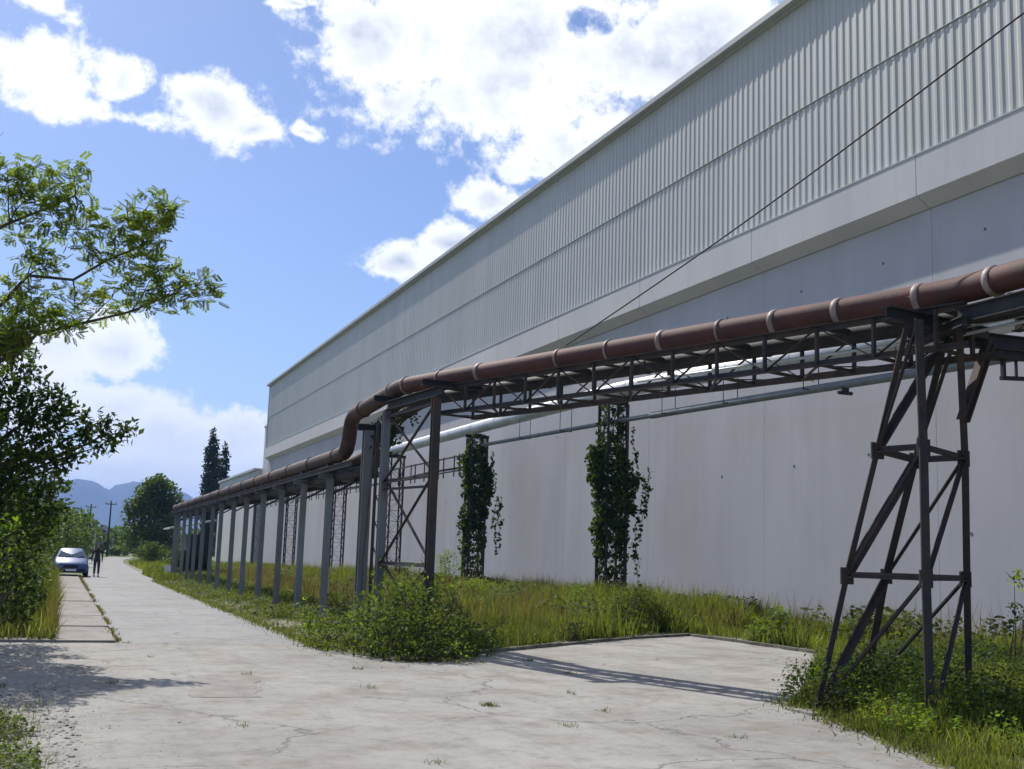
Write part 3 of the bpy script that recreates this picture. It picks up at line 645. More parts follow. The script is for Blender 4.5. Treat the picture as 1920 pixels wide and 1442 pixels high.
sp = thing('silver_pipe', (CX_, 34, 0), 'thick shiny silver insulated pipe along the wall on top of the ivy columns', 'pipe')
P3 = rounded([(17.2,3,6.35),(17.2,13,6.5),(17.2,34,7.4),(17.2,112,7.5)], 1.2, 5); at3, s3 = pl(P3)
k = int(s3[-1]/3.0)
for i in range(k):
    a, b = s3[-1]*i/k, s3[-1]*(i+1)/k
    obj('pipe_segment', G().tube([at3(a+(b-a)*j/3) for j in range(4)], .26, 24, cap=False), m_silver, sp, True)
    c = at3(b); d = (c-at3(b-.05)).normalized(); smooth_angle(obj('band', G().tube([c-d*.05, c+d*.05], .268, 24), m_silver, sp))
dp = thing('grey_wall_pipe', (CX_, 30, 0), 'slimmer grey pipe hanging below the silver pipe in front of the wall', 'pipe')
P4 = [(17.25,3,5.72),(17.25,19.3,5.98),(17.25,26,6.16),(17.25,34.5,6.36),(17.25,48,6.6)]; at4, s4 = pl(P4)
k = 14
for i in range(k):
    a, b = s4[-1]*i/k, s4[-1]*(i+1)/k
    obj('pipe_segment', G().tube([at4(a), at4((a+b)/2), at4(b)], .105 if at4(a).y < 31 else .075, 14, cap=False), m_grpipe, dp, True)
for y in (20.2, 23.6, 27.3, 30.8, 38.5, 42.5):
    zt = at3(near_t3) if False else None
    zs = 7.4-.9*(34-y)/21 if y < 34 else 7.4
    t = (y-3)/45; zp = 5.72+.9*t
    hg = obj('hanger', G().bar((17.0,y,zp-.02), (17.0,y,zs-.15), .018).bar((17.46,y,zp-.02), (17.46,y,zs-.15), .018).bar((16.98,y,zp-.04), (17.48,y,zp-.04), .03), m_dark, dp)
obj('valve', G().tube([(17.25,22.3,6.06),(17.25,22.3,5.82)], .1, 10).tube([(17.05,22.3,5.85),(17.45,22.3,5.85)], .045, 8), m_dark, dp)
# cable ladder
cl = thing('cable_ladder', (16.85, 55, 0), 'thin dark ladder-like cable rack running left behind the trestle at mid height', 'cable rack')
for z in (5.55, 6.2): obj('rail', G().bar((16.8,48.5,z), (16.8,104,z+.1), .05, .07), m_dark, cl)
for y in np.arange(49.2, 103, 2.3):
    for q in (0, .75): obj('rung', G().bar((16.8,y+q,5.3), (16.8,y+q,6.28), .05, .05), m_dark, cl)
obj('cable_bundle', G().tube([(16.9,49+i*5,5.68+.05*math.sin(i*1.7)) for i in range(11)], .05, 8), m_cable, cl, True)
# slack cable crossing in front of the facade
cb = obj('slack_cable', G().tube([Vector((7.82,17.55,5.31)).lerp(Vector((10.38,10.06,8.41)), t/12)+Vector((0,0,-.10*math.sin(math.pi*min(1,t/12)))) for t in range(19)], .012, 6), m_cable, None, True)
tag(cb, 'thin black stay cable rising from the pipe bridge diagonally across the corrugated cladding', 'cable')

# ------------------------------------------------------------------ vegetation
def clusters(name, tmpl, cl, per, m, size, parent, tilt=1.2, dens=None):
    pos = []; 
    for c in cl:
        r = c[3] if hasattr(c[3], '__len__') else (c[3],)*3
        n = max(3, int(per*(np.prod(r)**(2/3)))); pos.append(ballpts(c[:3], r, n))
    pos = np.vstack(pos); return scatter(name, tmpl, pos, size*rng.uniform(.6, 1.35, len(pos)), m, parent, rots(len(pos), tilt))
def branch(pts, r0, r1, n=7):
    k = len(pts); return G().tube(pts, [r0+(r1-r0)*i/(k-1) for i in range(k)], n)
def wob(a, b, k=6, w=.08, sag=0):
    a = Vector(a); b = Vector(b); L_ = (b-a).length; out = []
    for i in range(k+1):
        t = i/k; j = Vector((random.uniform(-1,1), random.uniform(-1,1), random.uniform(-1,1)))*w*L_*math.sin(math.pi*t); out.append(a.lerp(b, t)+j+Vector((0,0,sag*math.sin(math.pi*t))))
    return out
# --- feathery tree, trunk just outside the left of the frame
TA = [(-.75,12.5,5.36,.27),(-.47,12.5,5.37,.3),(-.12,12.5,5.51,.2),(-.29,12.3,5.08,.3),(-.59,12.7,4.98,.24),(-.02,12.5,4.95,.25),(.18,12.6,5.04,.2),(.44,12.5,5.13,.18),(.68,12.5,5.22,.27),(.86,12.5,5.3,.17),(.62,12.4,4.98,.27),(-.45,12.6,4.61,.2),(-.24,12.5,4.52,.15),(.22,12.5,4.64,.18),(.56,12.5,4.74,.3),(.78,12.6,4.65,.2),(-.41,12.4,4.11,.27),(0,12.5,4.12,.28),(.35,12.5,4.25,.22),(.67,12.5,4.37,.24),(.94,12.5,4.4,.24),(1.18,12.5,4.48,.22),(1.36,12.5,4.46,.15),(-.61,12.5,4.14,.24),(-.19,12.5,3.96,.18),(-.58,12.6,3.81,.22),
      (-.35,12.3,3.85,.16),(-.5,12.35,3.7,.2),(-.7,12.4,3.55,.2),(-.05,12.4,3.9,.16),(-1.2,12.6,5.5,.4),(-1.5,12.0,5.0,.45),(-1.3,12.9,4.4,.4),(-2.4,12.8,5.2,.4),(-2.8,12.4,4.8,.4),(-2.2,13.4,4.6,.4),(-2.7,12.6,5.7,.4)]
ta = thing('feathery_tree', (-2.1,12.6,0), 'feathery light green tree reaching its sunlit boughs in from the left edge', 'tree')
obj('trunk', branch(wob((-2.1,12.6,-.05), (-2.2,12.6,4.6), 7, .03), .14, .075, 10).add([], []), m_bark, ta, True)
obj('broken_bough', G().tube([(-2.1,12.7,3.3),(-1.4,12.7,3.55),(-.8,12.6,3.72),(-.45,12.5,3.73),(-.38,12.48,3.73)], [.13,.13,.12,.09,.04], 10), m_bark, ta, True)
roots_ = [(-2.12,12.6,2.2),(-2.15,12.6,2.9),(-2.2,12.6,3.6),(-2.2,12.6,4.3)]
g = G(); mains = [((-2.12,12.6,2.6),(.9,12.5,4.34),.03),((-2.15,12.6,3.1),(.6,12.5,4.85),.028),((-2.2,12.6,3.6),(-.1,12.5,5.3),.03),((-2.2,12.6,4.2),(-2.6,12.6,6.2),.06),((-2.15,12.6,3.3),(-3.0,12,4.9),.045)]
spine = []
for a, b, r in mains:
    p = wob(a, b, 8, .035, .12); g.tube(p, [r*(1-i/9) +.006 for i in range(9)], 7); spine += p
for c in TA:
    n = min(spine, key=lambda q: (q-Vector(c[:3])).length+(.5 if q.x > c[0]+.1 else 0)); g.tube(wob(n, c[:3], 4, .08), [.009,.008,.006,.005,.003], 5)
    for _ in range(5):
        e = Vector(c[:3])+Vector((random.uniform(-1,1), random.uniform(-1,1), random.uniform(-.7,1)))*c[3]; g.tube(wob(c[:3], e, 2, .1), [.006,.004,.002], 4)
obj('boughs', g, m_bark, ta, True)
clusters('crown', T_sprig(6, .26, .36), TA, 1350, m_leafA, .105, ta, 1.0)
# --- big dark tree behind it
TB = [(-.1,19,3.85,.25),(-.9,18.6,4.75,.3),(-.05,20,2.6,.3),(-.1,21,1.9,.3),(-.84,19,4.33,.42),(-.57,19,3.94,.5),(-.30,19,3.72,.42),(-.68,19,3.44,.54),(-.25,19,3.22,.5),(.12,19,3.58,.3),(.42,19,3.5,.3),(.72,19,3.5,.27),(.98,19,3.5,.17),(.6,19,3.24,.22),(.24,19,3.17,.26),(-.4,19,2.8,.54),(-.59,19,2.38,.54),(-.2,19.4,2.41,.36),(-.61,19.3,1.82,.54),(-.22,19.6,1.92,.38),(.0,19,2.2,.18),(.08,19,2.95,.2),(-.7,19.5,1.2,.5),(-.5,20.2,.9,.5),
      (-1.4,19,4.6,.7),(-1.6,20,3.8,.8),(-1.5,18.4,3,.8),(-1.5,19.6,2,.8),(-2.4,19,4.4,1.0),(-2.6,20,3,1.1),(-2.4,18.5,2,1.0),(-1.6,20.5,5.0,.6),(-3.4,19.6,4.2,1.2),(-3.4,20,2.4,1.2),(-1.2,21.5,2.8,.7),(-.9,22.5,2.0,.6),(-1,23.5,2.9,.7)]
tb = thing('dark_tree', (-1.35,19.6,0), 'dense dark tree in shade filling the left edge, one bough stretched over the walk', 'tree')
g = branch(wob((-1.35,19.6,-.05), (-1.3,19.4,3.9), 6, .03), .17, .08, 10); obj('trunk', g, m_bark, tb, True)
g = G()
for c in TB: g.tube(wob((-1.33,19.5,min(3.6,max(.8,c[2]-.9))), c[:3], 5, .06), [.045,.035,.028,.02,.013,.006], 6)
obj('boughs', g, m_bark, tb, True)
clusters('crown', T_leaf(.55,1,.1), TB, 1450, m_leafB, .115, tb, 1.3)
# --- shrubs at the left
def shrub(name, x, y, cl, m, per, size, label, group=None, tmpl=None, cat='shrub', tilt=1.2):
    t = thing(name, (x, y, 0), label, cat, group); g = G()
    for c in cl:
        g.tube(wob((x+random.uniform(-.12,.12), y+random.uniform(-.12,.12), -.02), c[:3], 3, .08), [.016,.012,.008,.004], 5)
        for _ in range(3):
            r = c[3] if not hasattr(c[3], '__len__') else min(c[3]); g.tube([c[:3], (c[0]+random.uniform(-1,1)*r, c[1]+random.uniform(-1,1)*r, c[2]+random.uniform(-.3,1)*r)], [.006,.003], 4)
    obj('stems', g, m_bark, t, True)
    clusters('foliage', tmpl or T_leaf(.55), cl, per, m, size, t, tilt); return t
shrub('bright_shrub', -.62, 15.2, [(-.52,15,1.93,.16),(-.42,15,1.72,.17),(-.55,15,1.5,.16),(-.42,15,1.4,.12),(-.8,15.2,1.8,.3),(-.9,15.2,1.5,.3)], m_leafC, 900, .075, 'young yellow-green sapling catching sun against the dark tree at the left edge')
def mound(x, y, rx, ry, h, n=7, seed=0):
    rr = random.Random(seed); out = []
    for i in range(n):
        a = rr.uniform(0, 6.28); q = rr.uniform(0, .75); r = min(rx, ry)*rr.uniform(.38,.55); px = x+math.cos(a)*rx*q; py = y+math.sin(a)*ry*q; hh = h*(1-.55*q*q)
        out.append((px, py, hh-r*.7, (r, r, r*.9)));
        if hh > .8: out.append((px, py, hh*.45, (r*1.1, r*1.1, hh*.42)))
    return out
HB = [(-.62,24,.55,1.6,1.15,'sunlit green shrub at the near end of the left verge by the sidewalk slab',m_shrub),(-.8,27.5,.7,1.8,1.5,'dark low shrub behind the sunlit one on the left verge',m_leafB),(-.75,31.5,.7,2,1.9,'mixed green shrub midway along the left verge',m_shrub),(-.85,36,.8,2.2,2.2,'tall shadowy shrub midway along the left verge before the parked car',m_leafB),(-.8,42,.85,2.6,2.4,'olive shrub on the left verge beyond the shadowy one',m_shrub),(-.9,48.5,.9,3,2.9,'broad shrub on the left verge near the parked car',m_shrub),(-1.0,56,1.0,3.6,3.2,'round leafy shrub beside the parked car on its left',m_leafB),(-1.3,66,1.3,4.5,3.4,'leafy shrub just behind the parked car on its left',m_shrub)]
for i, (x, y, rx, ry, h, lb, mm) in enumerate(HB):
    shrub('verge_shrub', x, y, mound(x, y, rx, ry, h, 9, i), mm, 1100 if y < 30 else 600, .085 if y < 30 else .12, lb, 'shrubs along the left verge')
grass_field('left_verge_grass', [(-4,21.8),(.16,21.8),(.2,70),(-4,70)], 60000, lambda x, y: .38+.25*(y > 26), m_grass, 'rough green grass along the left edge of the sidewalk', width=.02)
# dry reddish stalks lining the sidewalk
n = 1500; yy = rng.uniform(22, 62, n); pos = np.column_stack([.12+rng.normal(0,.05,n), yy, np.zeros(n)+.0]); h = rng.uniform(.15,.75,n)
tag(scatter('dry_stalks', T_blade(.18), pos, None, m_dry, None, rots(n,.22), sxyz=np.stack([np.full(n,.012),h,h],1)[:,None,:], kind='stuff'), 'dry brown stalks lining the inner edge of the sidewalk slabs', 'dry grass')
# weeds in the open joint and on the slab edge
n = 2600; yy = 21.8+45*rng.uniform(0,1,n)**1.2; pos = np.column_stack([1.2+.005*(yy-21.7)+rng.normal(0,.045,n), yy, np.zeros(n)]); k = vnoise(yy, yy*0, 1.3, 9) > .38; pos = pos[k]; n = len(pos); h = rng.uniform(.02,.09,n)
tag(scatter('joint_weeds', T_blade(.6), pos, None, m_dry, None, rots(n,.7), sxyz=np.stack([np.full(n,.02),h,h],1)[:,None,:], kind='stuff'), 'thin line of dry weeds in the joint between sidewalk slabs and road', 'weeds')

# --- grass on the right: verge below the rack, tall band along the wall, right foreground
PAD = [(7.0,19.5),(9.6,21.4),(12.25,23.5),(14.45,24.6),(14.55,19.3),(11.5,15.6),(8.95,12.3),(6.5,17.8)]
def hv(x, y):
    d = np.clip((x-4.9)/2.2, 0, 1); return (.05+.26*d+.22*np.clip((x-13)/4, 0, 1))*(.45+1.0*vnoise(x, y, .9, 31))
grass_field('rack_grass', [(4.55,21.2),(5.2,19.6),(6.6,19.0),(10.5,22.4),(13.5,24.8),(13.5,40),(13.5,75),(5.15,75),(4.9,45),(4.72,26)], 260000, hv, m_grass, 'patchy green grass under the low pipe rack beside the road', width=.017, avoid=[PAD], thr=.36)
grass_field('wall_grass', [(10.4,22.3),(14.6,24.9),(14.6,19.2),(19.3,17),(19.3,72),(12,72)], 210000, lambda x, y: (.26+.75*vnoise(x, y, .7, 8)**1.3)*np.where((y < 26) & (x > 14.5), .6, 1.0), m_grassY, 'tall lush grass band growing along the foot of the concrete wall', width=.02, avoid=[PAD], thr=.33)
grass_field('seed_stalks', [(10.4,22.3),(14.6,24.9),(15.5,19.2),(19.3,17),(19.3,72),(9,72),(7,30)], 30000, lambda x, y: .75+.45*vnoise(x, y, .4, 18), m_dry, 'thin straw-coloured seed stalks standing above the grass band at the wall', cat='dry grass', width=.009, avoid=[PAD], thr=.35)
FG = [(6.95,4.5),(7.45,8.5),(8.3,10.6),(8.75,12.4),(11.4,15.6),(14.4,19.2),(19.3,17),(19.3,3)]
grass_field('tower_grass', FG, 260000, lambda x, y: .16+.22*np.clip((x-(7.6+(y-8.5)*.33))/1.2, 0, 1), m_grassY, 'bright green grass and weeds around the feet of the braced tower', width=.015)
grass_field('tower_grass_dry', FG, 26000, lambda x, y: .3+.0*x, m_dry, 'straw-coloured blades mixed among the grass around the braced tower', width=.012)
n = 5200; t = rng.uniform(0,1,n); xx = 6.95+t*2.0+rng.normal(0,.18,n); yy = 5+t*7.6+rng.normal(0,.2,n); h = rng.uniform(.03,.13,n)
tag(scatter('edge_weeds', T_blade(.7), np.column_stack([xx,yy,np.zeros(n)]), None, m_grass, None, rots(n,.8), sxyz=np.stack([np.full(n,.014),h,h],1)[:,None,:], kind='stuff'), 'sparse low weeds creeping from the tower grass onto the yard', 'weeds')
n = 3800; t = rng.uniform(0,1,n); xx = 4.55+.007*t*40+rng.normal(0,.12,n); yy = 20+t*40; h = rng.uniform(.03,.14,n)
tag(scatter('road_edge_weeds', T_blade(.7), np.column_stack([xx,yy,np.zeros(n)]), None, m_grass, None, rots(n,.8), sxyz=np.stack([np.full(n,.02),h,h],1)[:,None,:], kind='stuff'), 'ragged weeds spilling onto the right edge of the road', 'weeds')
n = 1300; pos = np.column_stack([rng.uniform(-.75,.12,n), rng.uniform(9.2,13.4,n), np.zeros(n)]); k = rng.uniform(size=n) < np.clip((.25-pos[:,0])*1.2,.1,1); pos = pos[k]; n = len(pos); h = rng.uniform(.04,.2,n)
tag(scatter('corner_weeds', T_blade(.5), pos, None, m_grass, None, rots(n,.6), sxyz=np.stack([np.full(n,.006),h,h],1)[:,None,:], kind='stuff'), 'sparse weeds sprouting from the gravel in the bottom left corner', 'weeds')

BIG = [(4.75,20.2,.3,.35),(4.55,21.0,.25,.3),(4.7,21.9,.3,.35),(5.0,22.6,.35,.4),(5.0,19.5,.35,.4),(5.0,18.9,.2,.28),(5.6,18.2,.2,.28),(6.0,18.0,.15,.22),(7.2,19.7,.35,.35),(5.9,20.0,1.15,.5),(5.35,18.75,.45,.5),(5.75,18.55,.55,.5),(6.15,18.7,.6,.5),(6.55,18.9,.45,.42),(5.2,19.3,.55,.5),(5.6,19.4,.85,.6),(6.1,19.4,1.0,.6),(6.5,19.6,.75,.5),(5.25,20.1,.6,.5),(5.7,20.4,.95,.6),(6.2,20.4,1.05,.6),(6.7,20.3,.6,.45),(4.95,20.8,.4,.4),(5.5,21.2,.75,.5),(5.9,18.3,.25,.3),(6.9,19.4,.4,.35),(7.1,19.1,.22,.25),(5.3,18.5,.22,.28),(6.5,18.5,.25,.3)]
shrub('big_bush', 6.0, 19.8, [(x+.0, y, z*.72, r) for x, y, z, r in BIG], m_shrub, 1150, .085, 'large sprawling bush of small leaves around the foot of the flat trestle', tilt=1.3)
shrub('creeping_bramble', 6.4, 19.0, [(x+rng.normal(0,.12), y+rng.normal(0,.12), abs(rng.normal(.25,.2))+.05, .12+.14*rng.uniform()) for x, y in [(4.45,21.8),(4.5,20.9),(4.6,20.2),(4.9,19.4),(5.1,18.6),(5.5,18.0),(6.0,17.8),(6.5,18.1),(6.9,18.7),(7.3,19.2),(7.6,19.6),(4.8,22.8),(7.9,20.3),(5.2,22.4),(6.2,17.9),(7.0,18.9)]]+[(6.35,20.15,1.3,.22),(6.3,20.3,1.55,.15),(6.2,22.9,1.2,.25),(6.25,22.6,1.5,.15),(5.5,19.3,1.2,.2),(5.9,19.9,1.45,.18),(6.6,20.0,1.2,.22),(6.9,20.3,1.0,.22)], m_leafC, 900, .06, 'paler creeping bramble fringing the big bush and climbing the trestle feet')
WS = [(13.4,25.6,1.25,.8,1.15,'dark rounded shrub at the back corner of the paved pad right of the ivy column',m_shrub),
      (10.2,22.2,.6,.4,.42,'small low shrub at the back-left edge of the paved pad',m_ivy),
      (15.6,22.6,.8,.6,.75,'small green shrub behind the pad kerb, left of the braced tower',m_leafC),
      (17.6,21.6,.8,.7,.8,'pale weedy shrub against the wall just left of the braced tower',m_shrub),
      (10.0,12.9,1.0,.8,.62,'leafy dark shrub between the rear legs of the braced tower',m_ivy),
      (11.7,12.4,.9,.8,.62,'dark leafy shrub beside the right leg of the braced tower',m_shrub),
      (10.5,11.0,.9,.5,.42,'low leafy weeds in front of the right-hand tower leg',m_ivy),
      (12.4,11.4,.9,.8,.62,'leafy shrub at the right edge beyond the tower grass',m_shrub),
      (9.0,11.9,.35,.35,.35,'small reddish weed clump at the left leg of the braced tower',m_dry),
      (14.8,32.0,.9,.8,.9,'green shrub at the foot of the right-hand ivy column',m_leafC),
      (15.6,46.8,.8,.6,2.0,'bright green leafy bush at the left side of the left ivy column',m_leafC),
      (13.2,36.5,1.4,1.2,.95,'lush green shrub in the grass between the two ivy columns',m_leafC),
      (11.3,38,1.3,1.2,.8,'light green shrub in the grass left of the shrub between the ivy columns',m_leafC),
      (9.5,30,.9,1.2,.8,'low green shrub behind the flat trestle',m_shrub),
      (7.7,33,.7,1,.6,'low shrub behind the nearest slim posts',m_shrub),
      (7.6,24.6,.6,.7,.55,'low green shrub right of the wide post foot',m_shrub)]
for i, (x, y, rx, ry, h, lb, mm) in enumerate(WS):
    shrub('low_shrub', x, y, mound(x, y, rx, ry, h, 8, 50+i), mm, 900 if y < 26 else 620, .06 if y < 26 else .085, lb)
for (x, y, z, lb) in [(13.6,13.6,1.15,'small dark leafy sprig cluster at the right edge against the wall'),(13.9,13.9,1.62,'pale green sprig tip at the right edge above the dark sprig')]:
    shrub('wall_sapling', x, y, [(x,y,z,.16),(x+.25,y,z+.02,.2)], m_leafB if z < 1.4 else m_leafC, 900, .08, lb)
def weeds(name, poly, n, h, size, m, label, thr=.42, sc=1.2):
    xs = [p[0] for p in poly]; ys = [p[1] for p in poly]
    p = np.stack([rng.uniform(min(xs), max(xs), n), rng.uniform(min(ys), max(ys), n)], 1); p = p[inpoly(p, poly)]; q = vnoise(p[:,0], p[:,1], sc, 21)*.6+vnoise(p[:,0], p[:,1], sc*3, 23)*.4
    k = rng.uniform(size=len(p)) < np.clip((q-thr)*5, 0, 1); p = p[k]; q = q[k]; z = h*np.clip((q-thr)*4, .15, 1)*rng.uniform(.1, 1, len(p))
    return tag(scatter(name, T_ivy(), np.column_stack([p, z]), size*rng.uniform(.6, 1.4, len(p)), m, None, rots(len(p), .8), kind='stuff'), label, 'weeds')
weeds('tower_weeds', [(8.3,9.5),(8.6,12.5),(11.2,15.2),(16,17),(16,9)], 90000, .6, .042, m_ivy, 'dark broad-leaved weeds under the braced tower', .40)
weeds('tower_weeds', [(7.6,7.5),(8.6,12.0),(11.2,15.2),(16,17),(16,7)], 80000, .38, .036, m_leafC, 'bright broad-leaved weeds among the grass in front of the braced tower', .50, 1.7)
weeds('wall_weeds', [(10.4,22.6),(14.6,25.1),(14.7,19.4),(19.2,17.5),(19.2,60),(9,60)], 150000, .8, .10, m_shrub, 'mixed broad-leaved weeds in the grass band along the wall', .47, .8)
weeds('rack_weeds', [(4.9,21),(9,21),(9,60),(5.2,60)], 60000, .35, .055, m_shrub, 'scattered broad-leaved weeds under the pipe rack', .52, 1.9)
# --- ivy on the columns and on the pipe bend
def ivy(x, y, spec, strands, label, per=950, size=.105):
    t = thing('ivy', (x, y, 0), label, 'climbing plant'); pos = []; g = G()
    for i in range(6):
        a = i*1.05; g.tube([(x+.36*math.cos(a+z*.35), y+.36*math.sin(a+z*.35), z) for z in np.arange(0, spec[-1][0], .5)], .018, 5)
    obj('stems', g, m_bark, t, True)
    for z, r, dens, dx in spec:
        n = int(per*r*dens); a = rng.uniform(0, 6.283, n); q = r*rng.uniform(.55,1.1,n)
        pos.append(np.column_stack([x+dx+q*np.cos(a), y+q*np.sin(a), z+rng.uniform(-.35,.35,n)]))
    for z, r, dens, dx in spec:
        for _ in range(3 if dens > .75 else 1):
            a = rng.uniform(0, 6.283); n = int(per*.10*dens); rr = rng.uniform(.14, .3)
            pos.append(ballpts((x+dx+math.cos(a)*r*.95, y+math.sin(a)*r*.95, z+rng.uniform(-.3,.3)), (rr,rr,rr*1.2), n))
    for (sx, sy, z0, z1) in strands:
        n = int(26*(z1-z0)); zz = rng.uniform(z0, z1, n); pos.append(np.column_stack([sx+rng.normal(0,.05,n)+.12*np.sin(zz*1.8), sy+rng.normal(0,.05,n), zz]))
        g = G().tube([(sx+.12*math.sin(z*1.8), sy, z) for z in np.linspace(z0, z1, 8)], .008, 4); obj('strand', g, m_bark, t)
    pos = np.vstack(pos); scatter('leaves', T_ivy(), pos, size*rng.uniform(.6,1.3,len(pos)), m_ivy, t, rots(len(pos), .9, -1.2)); return t
ivy(CX_, 34.4, [(.2,.6,.5,0),(.7,.52,.35,0),(1.2,.5,.3,.05),(1.7,.5,.3,.02),(2.2,.5,.5,0),(2.7,.52,.9,-.05),(3.2,.55,.9,0),(3.7,.62,.9,.1),(4.2,.7,.9,.1),(4.7,.68,.9,-.05),(5.1,.6,.9,-.15),(5.6,.45,.6,-.1),(6.1,.42,.4,.05),(6.6,.4,.35,0)],
    [(18.1,34.2,3.0,4.6),(18.25,34.2,2.4,4.3),(17.95,34.0,1.6,3.0),(18.2,34,3.2,4.9),(16.35,34.2,3.4,4.9),(16.5,34.1,2.2,3.6),(17.85,34,.9,2.4),(17.9,34.2,4.6,6.2),(16.6,34.2,5.0,6.3)], 'thick dark ivy wrapped around the right-hand lattice column')
ivy(CX_, 47.9, [(.8,.45,.35,0),(1.3,.42,.35,0),(1.8,.42,.4,0),(2.3,.45,.6,0),(2.8,.5,.7,0),(3.3,.48,.85,-.05),(3.8,.5,1.0,.05),(4.3,.55,1.1,.15),(4.8,.62,1.1,.15),(5.3,.6,1.1,.05),(5.8,.5,1.0,-.05),(6.3,.4,.8,-.1),(6.75,.38,.5,0)],
    [(18.15,47.6,1.9,4.4),(17.95,47.6,2.9,4.4),(18.35,47.6,2.2,3.4),(16.4,47.6,3.0,4.0),(16.35,47.6,4.2,6.2),(17.9,47.6,4.6,6.4),(16.5,47.6,1.6,2.8)], 'ivy with a long trailing strand on the left-hand lattice column', 800, .115)
t = thing('bend_creeper', (6.5,24,0), 'ragged dark creeper hanging around the bend of the red pipe', 'climbing plant')
g = G().tube(wob((6.15,24.25,.0), (6.3,24.2,4.3), 8, .01), .012, 5); obj('stems', g, m_bark, t)
clusters('leaves', T_ivy(), [(6.45,24.1,4.5,.22),(6.6,23.6,4.62,.2),(6.4,24.6,4.4,.2),(6.75,24.2,4.2,.2),(6.3,24.3,4.1,.18),(6.6,24.6,3.95,.2),(6.9,23.3,4.6,.15)], 1000, m_ivy, .075, t)

# ------------------------------------------------------------------ far vegetation
def far_tree(name, x, y, h, cl, m, label, cat='tree', size=.5, per=60, group=None, tr_r=.2):
    t = thing(name, (x, y, 0), label, cat, group); obj('trunk', branch([(x,y,-.1),(x,y,h*.5),(x+.1,y,h*.92)], tr_r, .04, 7), m_bark, t, True)
    clusters('crown', T_leaf(.7), cl, per, m, size, t, 1.4); return t
def popl(x, y, h, w, lb):
    cl = []; k = 14
    for i in range(k):
        t = i/(k-1); r = w*(.62+.5*math.sin(math.pi*min(1, .12+t*.75)))*(1 if t < .85 else 1-(t-.85)*3.2); cl.append((x+random.uniform(-.2,.2), y+random.uniform(-.3,.3), 1.2+t*(h-1.6), (r, r, h/k*.95)))
    far_tree('poplar', x, y, h, cl, m_poplar, lb, size=.42, per=300, group='pair of dark poplars')
popl(20.5, 171.3, 18.3, 1.2, 'taller left one of the two dark slender poplars behind the rack')
popl(22.5, 173.5, 16.6, .8, 'shorter right one of the two dark slender poplars behind the rack')
cl = [(9.7+.0, 126.8, 7.3, 1.9),(8.9,126.5,7.0,1.6),(10.7,126.5,6.9,1.7),(7.9,126.6,5.6,1.5),(11.5,126.6,5.6,1.6)]+[(9.7+math.cos(a)*q*2.3, 126.8+math.sin(a)*q*2.3, z, r) for a, q, z, r in [(0,.6,5.6,1.5),(1,.7,4.6,1.6),(2,.5,6.4,1.5),(3,.8,4.8,1.6),(4,.7,5.8,1.5),(5,.75,3.6,1.7),(.5,.8,2.8,1.7),(2.6,.85,2.8,1.7),(3.8,.6,2.2,1.7),(5.6,.5,1.8,1.7),(1.4,.4,8.1,1.1),(4.6,.3,8.2,1.0)]]
far_tree('round_tree', 9.7, 126.8, 9.2, cl, m_far, 'broad round-crowned green tree at the bend of the road', size=.38, per=170)
shrub('roadside_bush', 7.9, 104, mound(7.9,104,1.7,1.5,2.1,10,5), m_shrub, 160, .2, 'light olive bush on the grass island before the round tree')
shrub('roadside_bush', 10.6, 101, mound(10.6,101,2.0,1.5,2.2,10,6), m_far, 140, .2, 'darker bush on the grass island right of the olive bush')
shrub('rack_end_bush', 7.6, 71.5, mound(7.6,71.5,1.5,1.2,1.5,10,7), m_leafB, 330, .15, 'nearly black low bush at the far foot of the pipe rack')
grass_field('island_grass', [(5.9,81),(26,81),(26,120),(8,122),(6.6,112)], 60000, lambda x, y: .45+0*x, m_grassY, 'bright grass island beyond the side road by the round tree', width=.05)
grass_field('far_left_grass', [(-6,70),(.6,70),(2.4,115),(4,146),(-14,146)], 30000, lambda x, y: .6+0*x, m_grass, 'rough grass left of the far stretch of road', width=.06)
grass_field('far_rack_grass', [(5.0,60),(18,60),(18,73.2),(5.1,74)], 26000, lambda x, y: .35+0*x, m_grass, 'grass around the far end of the pipe rack', width=.04)
# wood behind the road end: one mass
cl = []
for i in range(95):
    a = random.uniform(-12, 12); r = random.uniform(150, 330) if a < 3.2 else random.uniform(185, 330); h = random.uniform(2.0, 5.0) if a > .8 else random.uniform(4, 9)
    if a > 3 : h = random.uniform(3,6)
    x, y = r*math.sin(R_(a)), r*math.cos(R_(a))
    if abs(x-(8)) < 4 and y < 190: continue
    cl.append((x, y, h*.45, (h*.75, h*.75, h*.55)))
tag(clusters('far_wood', T_leaf(.8), cl, 26, m_far, .95, None, 1.4), 'low mass of far green trees and scrub at the end of the road', 'wood')['kind'] = 'stuff'
fp = [(1.2,92,3.6),(-.8,84,4.4),(-2.2,76,5.2),(1.6,112,4.2),(3.2,150,5.0),(-.5,100,5.0)]
lbs = ['small roadside tree second past the parked car on the left','roadside tree just past the parked car on the left','taller roadside tree nearest the parked car, mostly behind the verge shrubs','small tree third past the parked car on the left','farthest small tree where the road disappears','dark tree among the shrubs left of the far road']
for i, ((x, y, h), lb) in enumerate(zip(fp, lbs)):
    cl = [(x+random.uniform(-.9,.9), y+random.uniform(-.9,.9), z, random.uniform(.7,1.1)) for z in np.linspace(.9, h-.7, 7)]
    far_tree('roadside_tree', x-.3, y, h, cl, [m_far,m_shrub,m_leafB][i%3], lb, size=.26, per=150, group='small trees left of the far road', tr_r=.1)

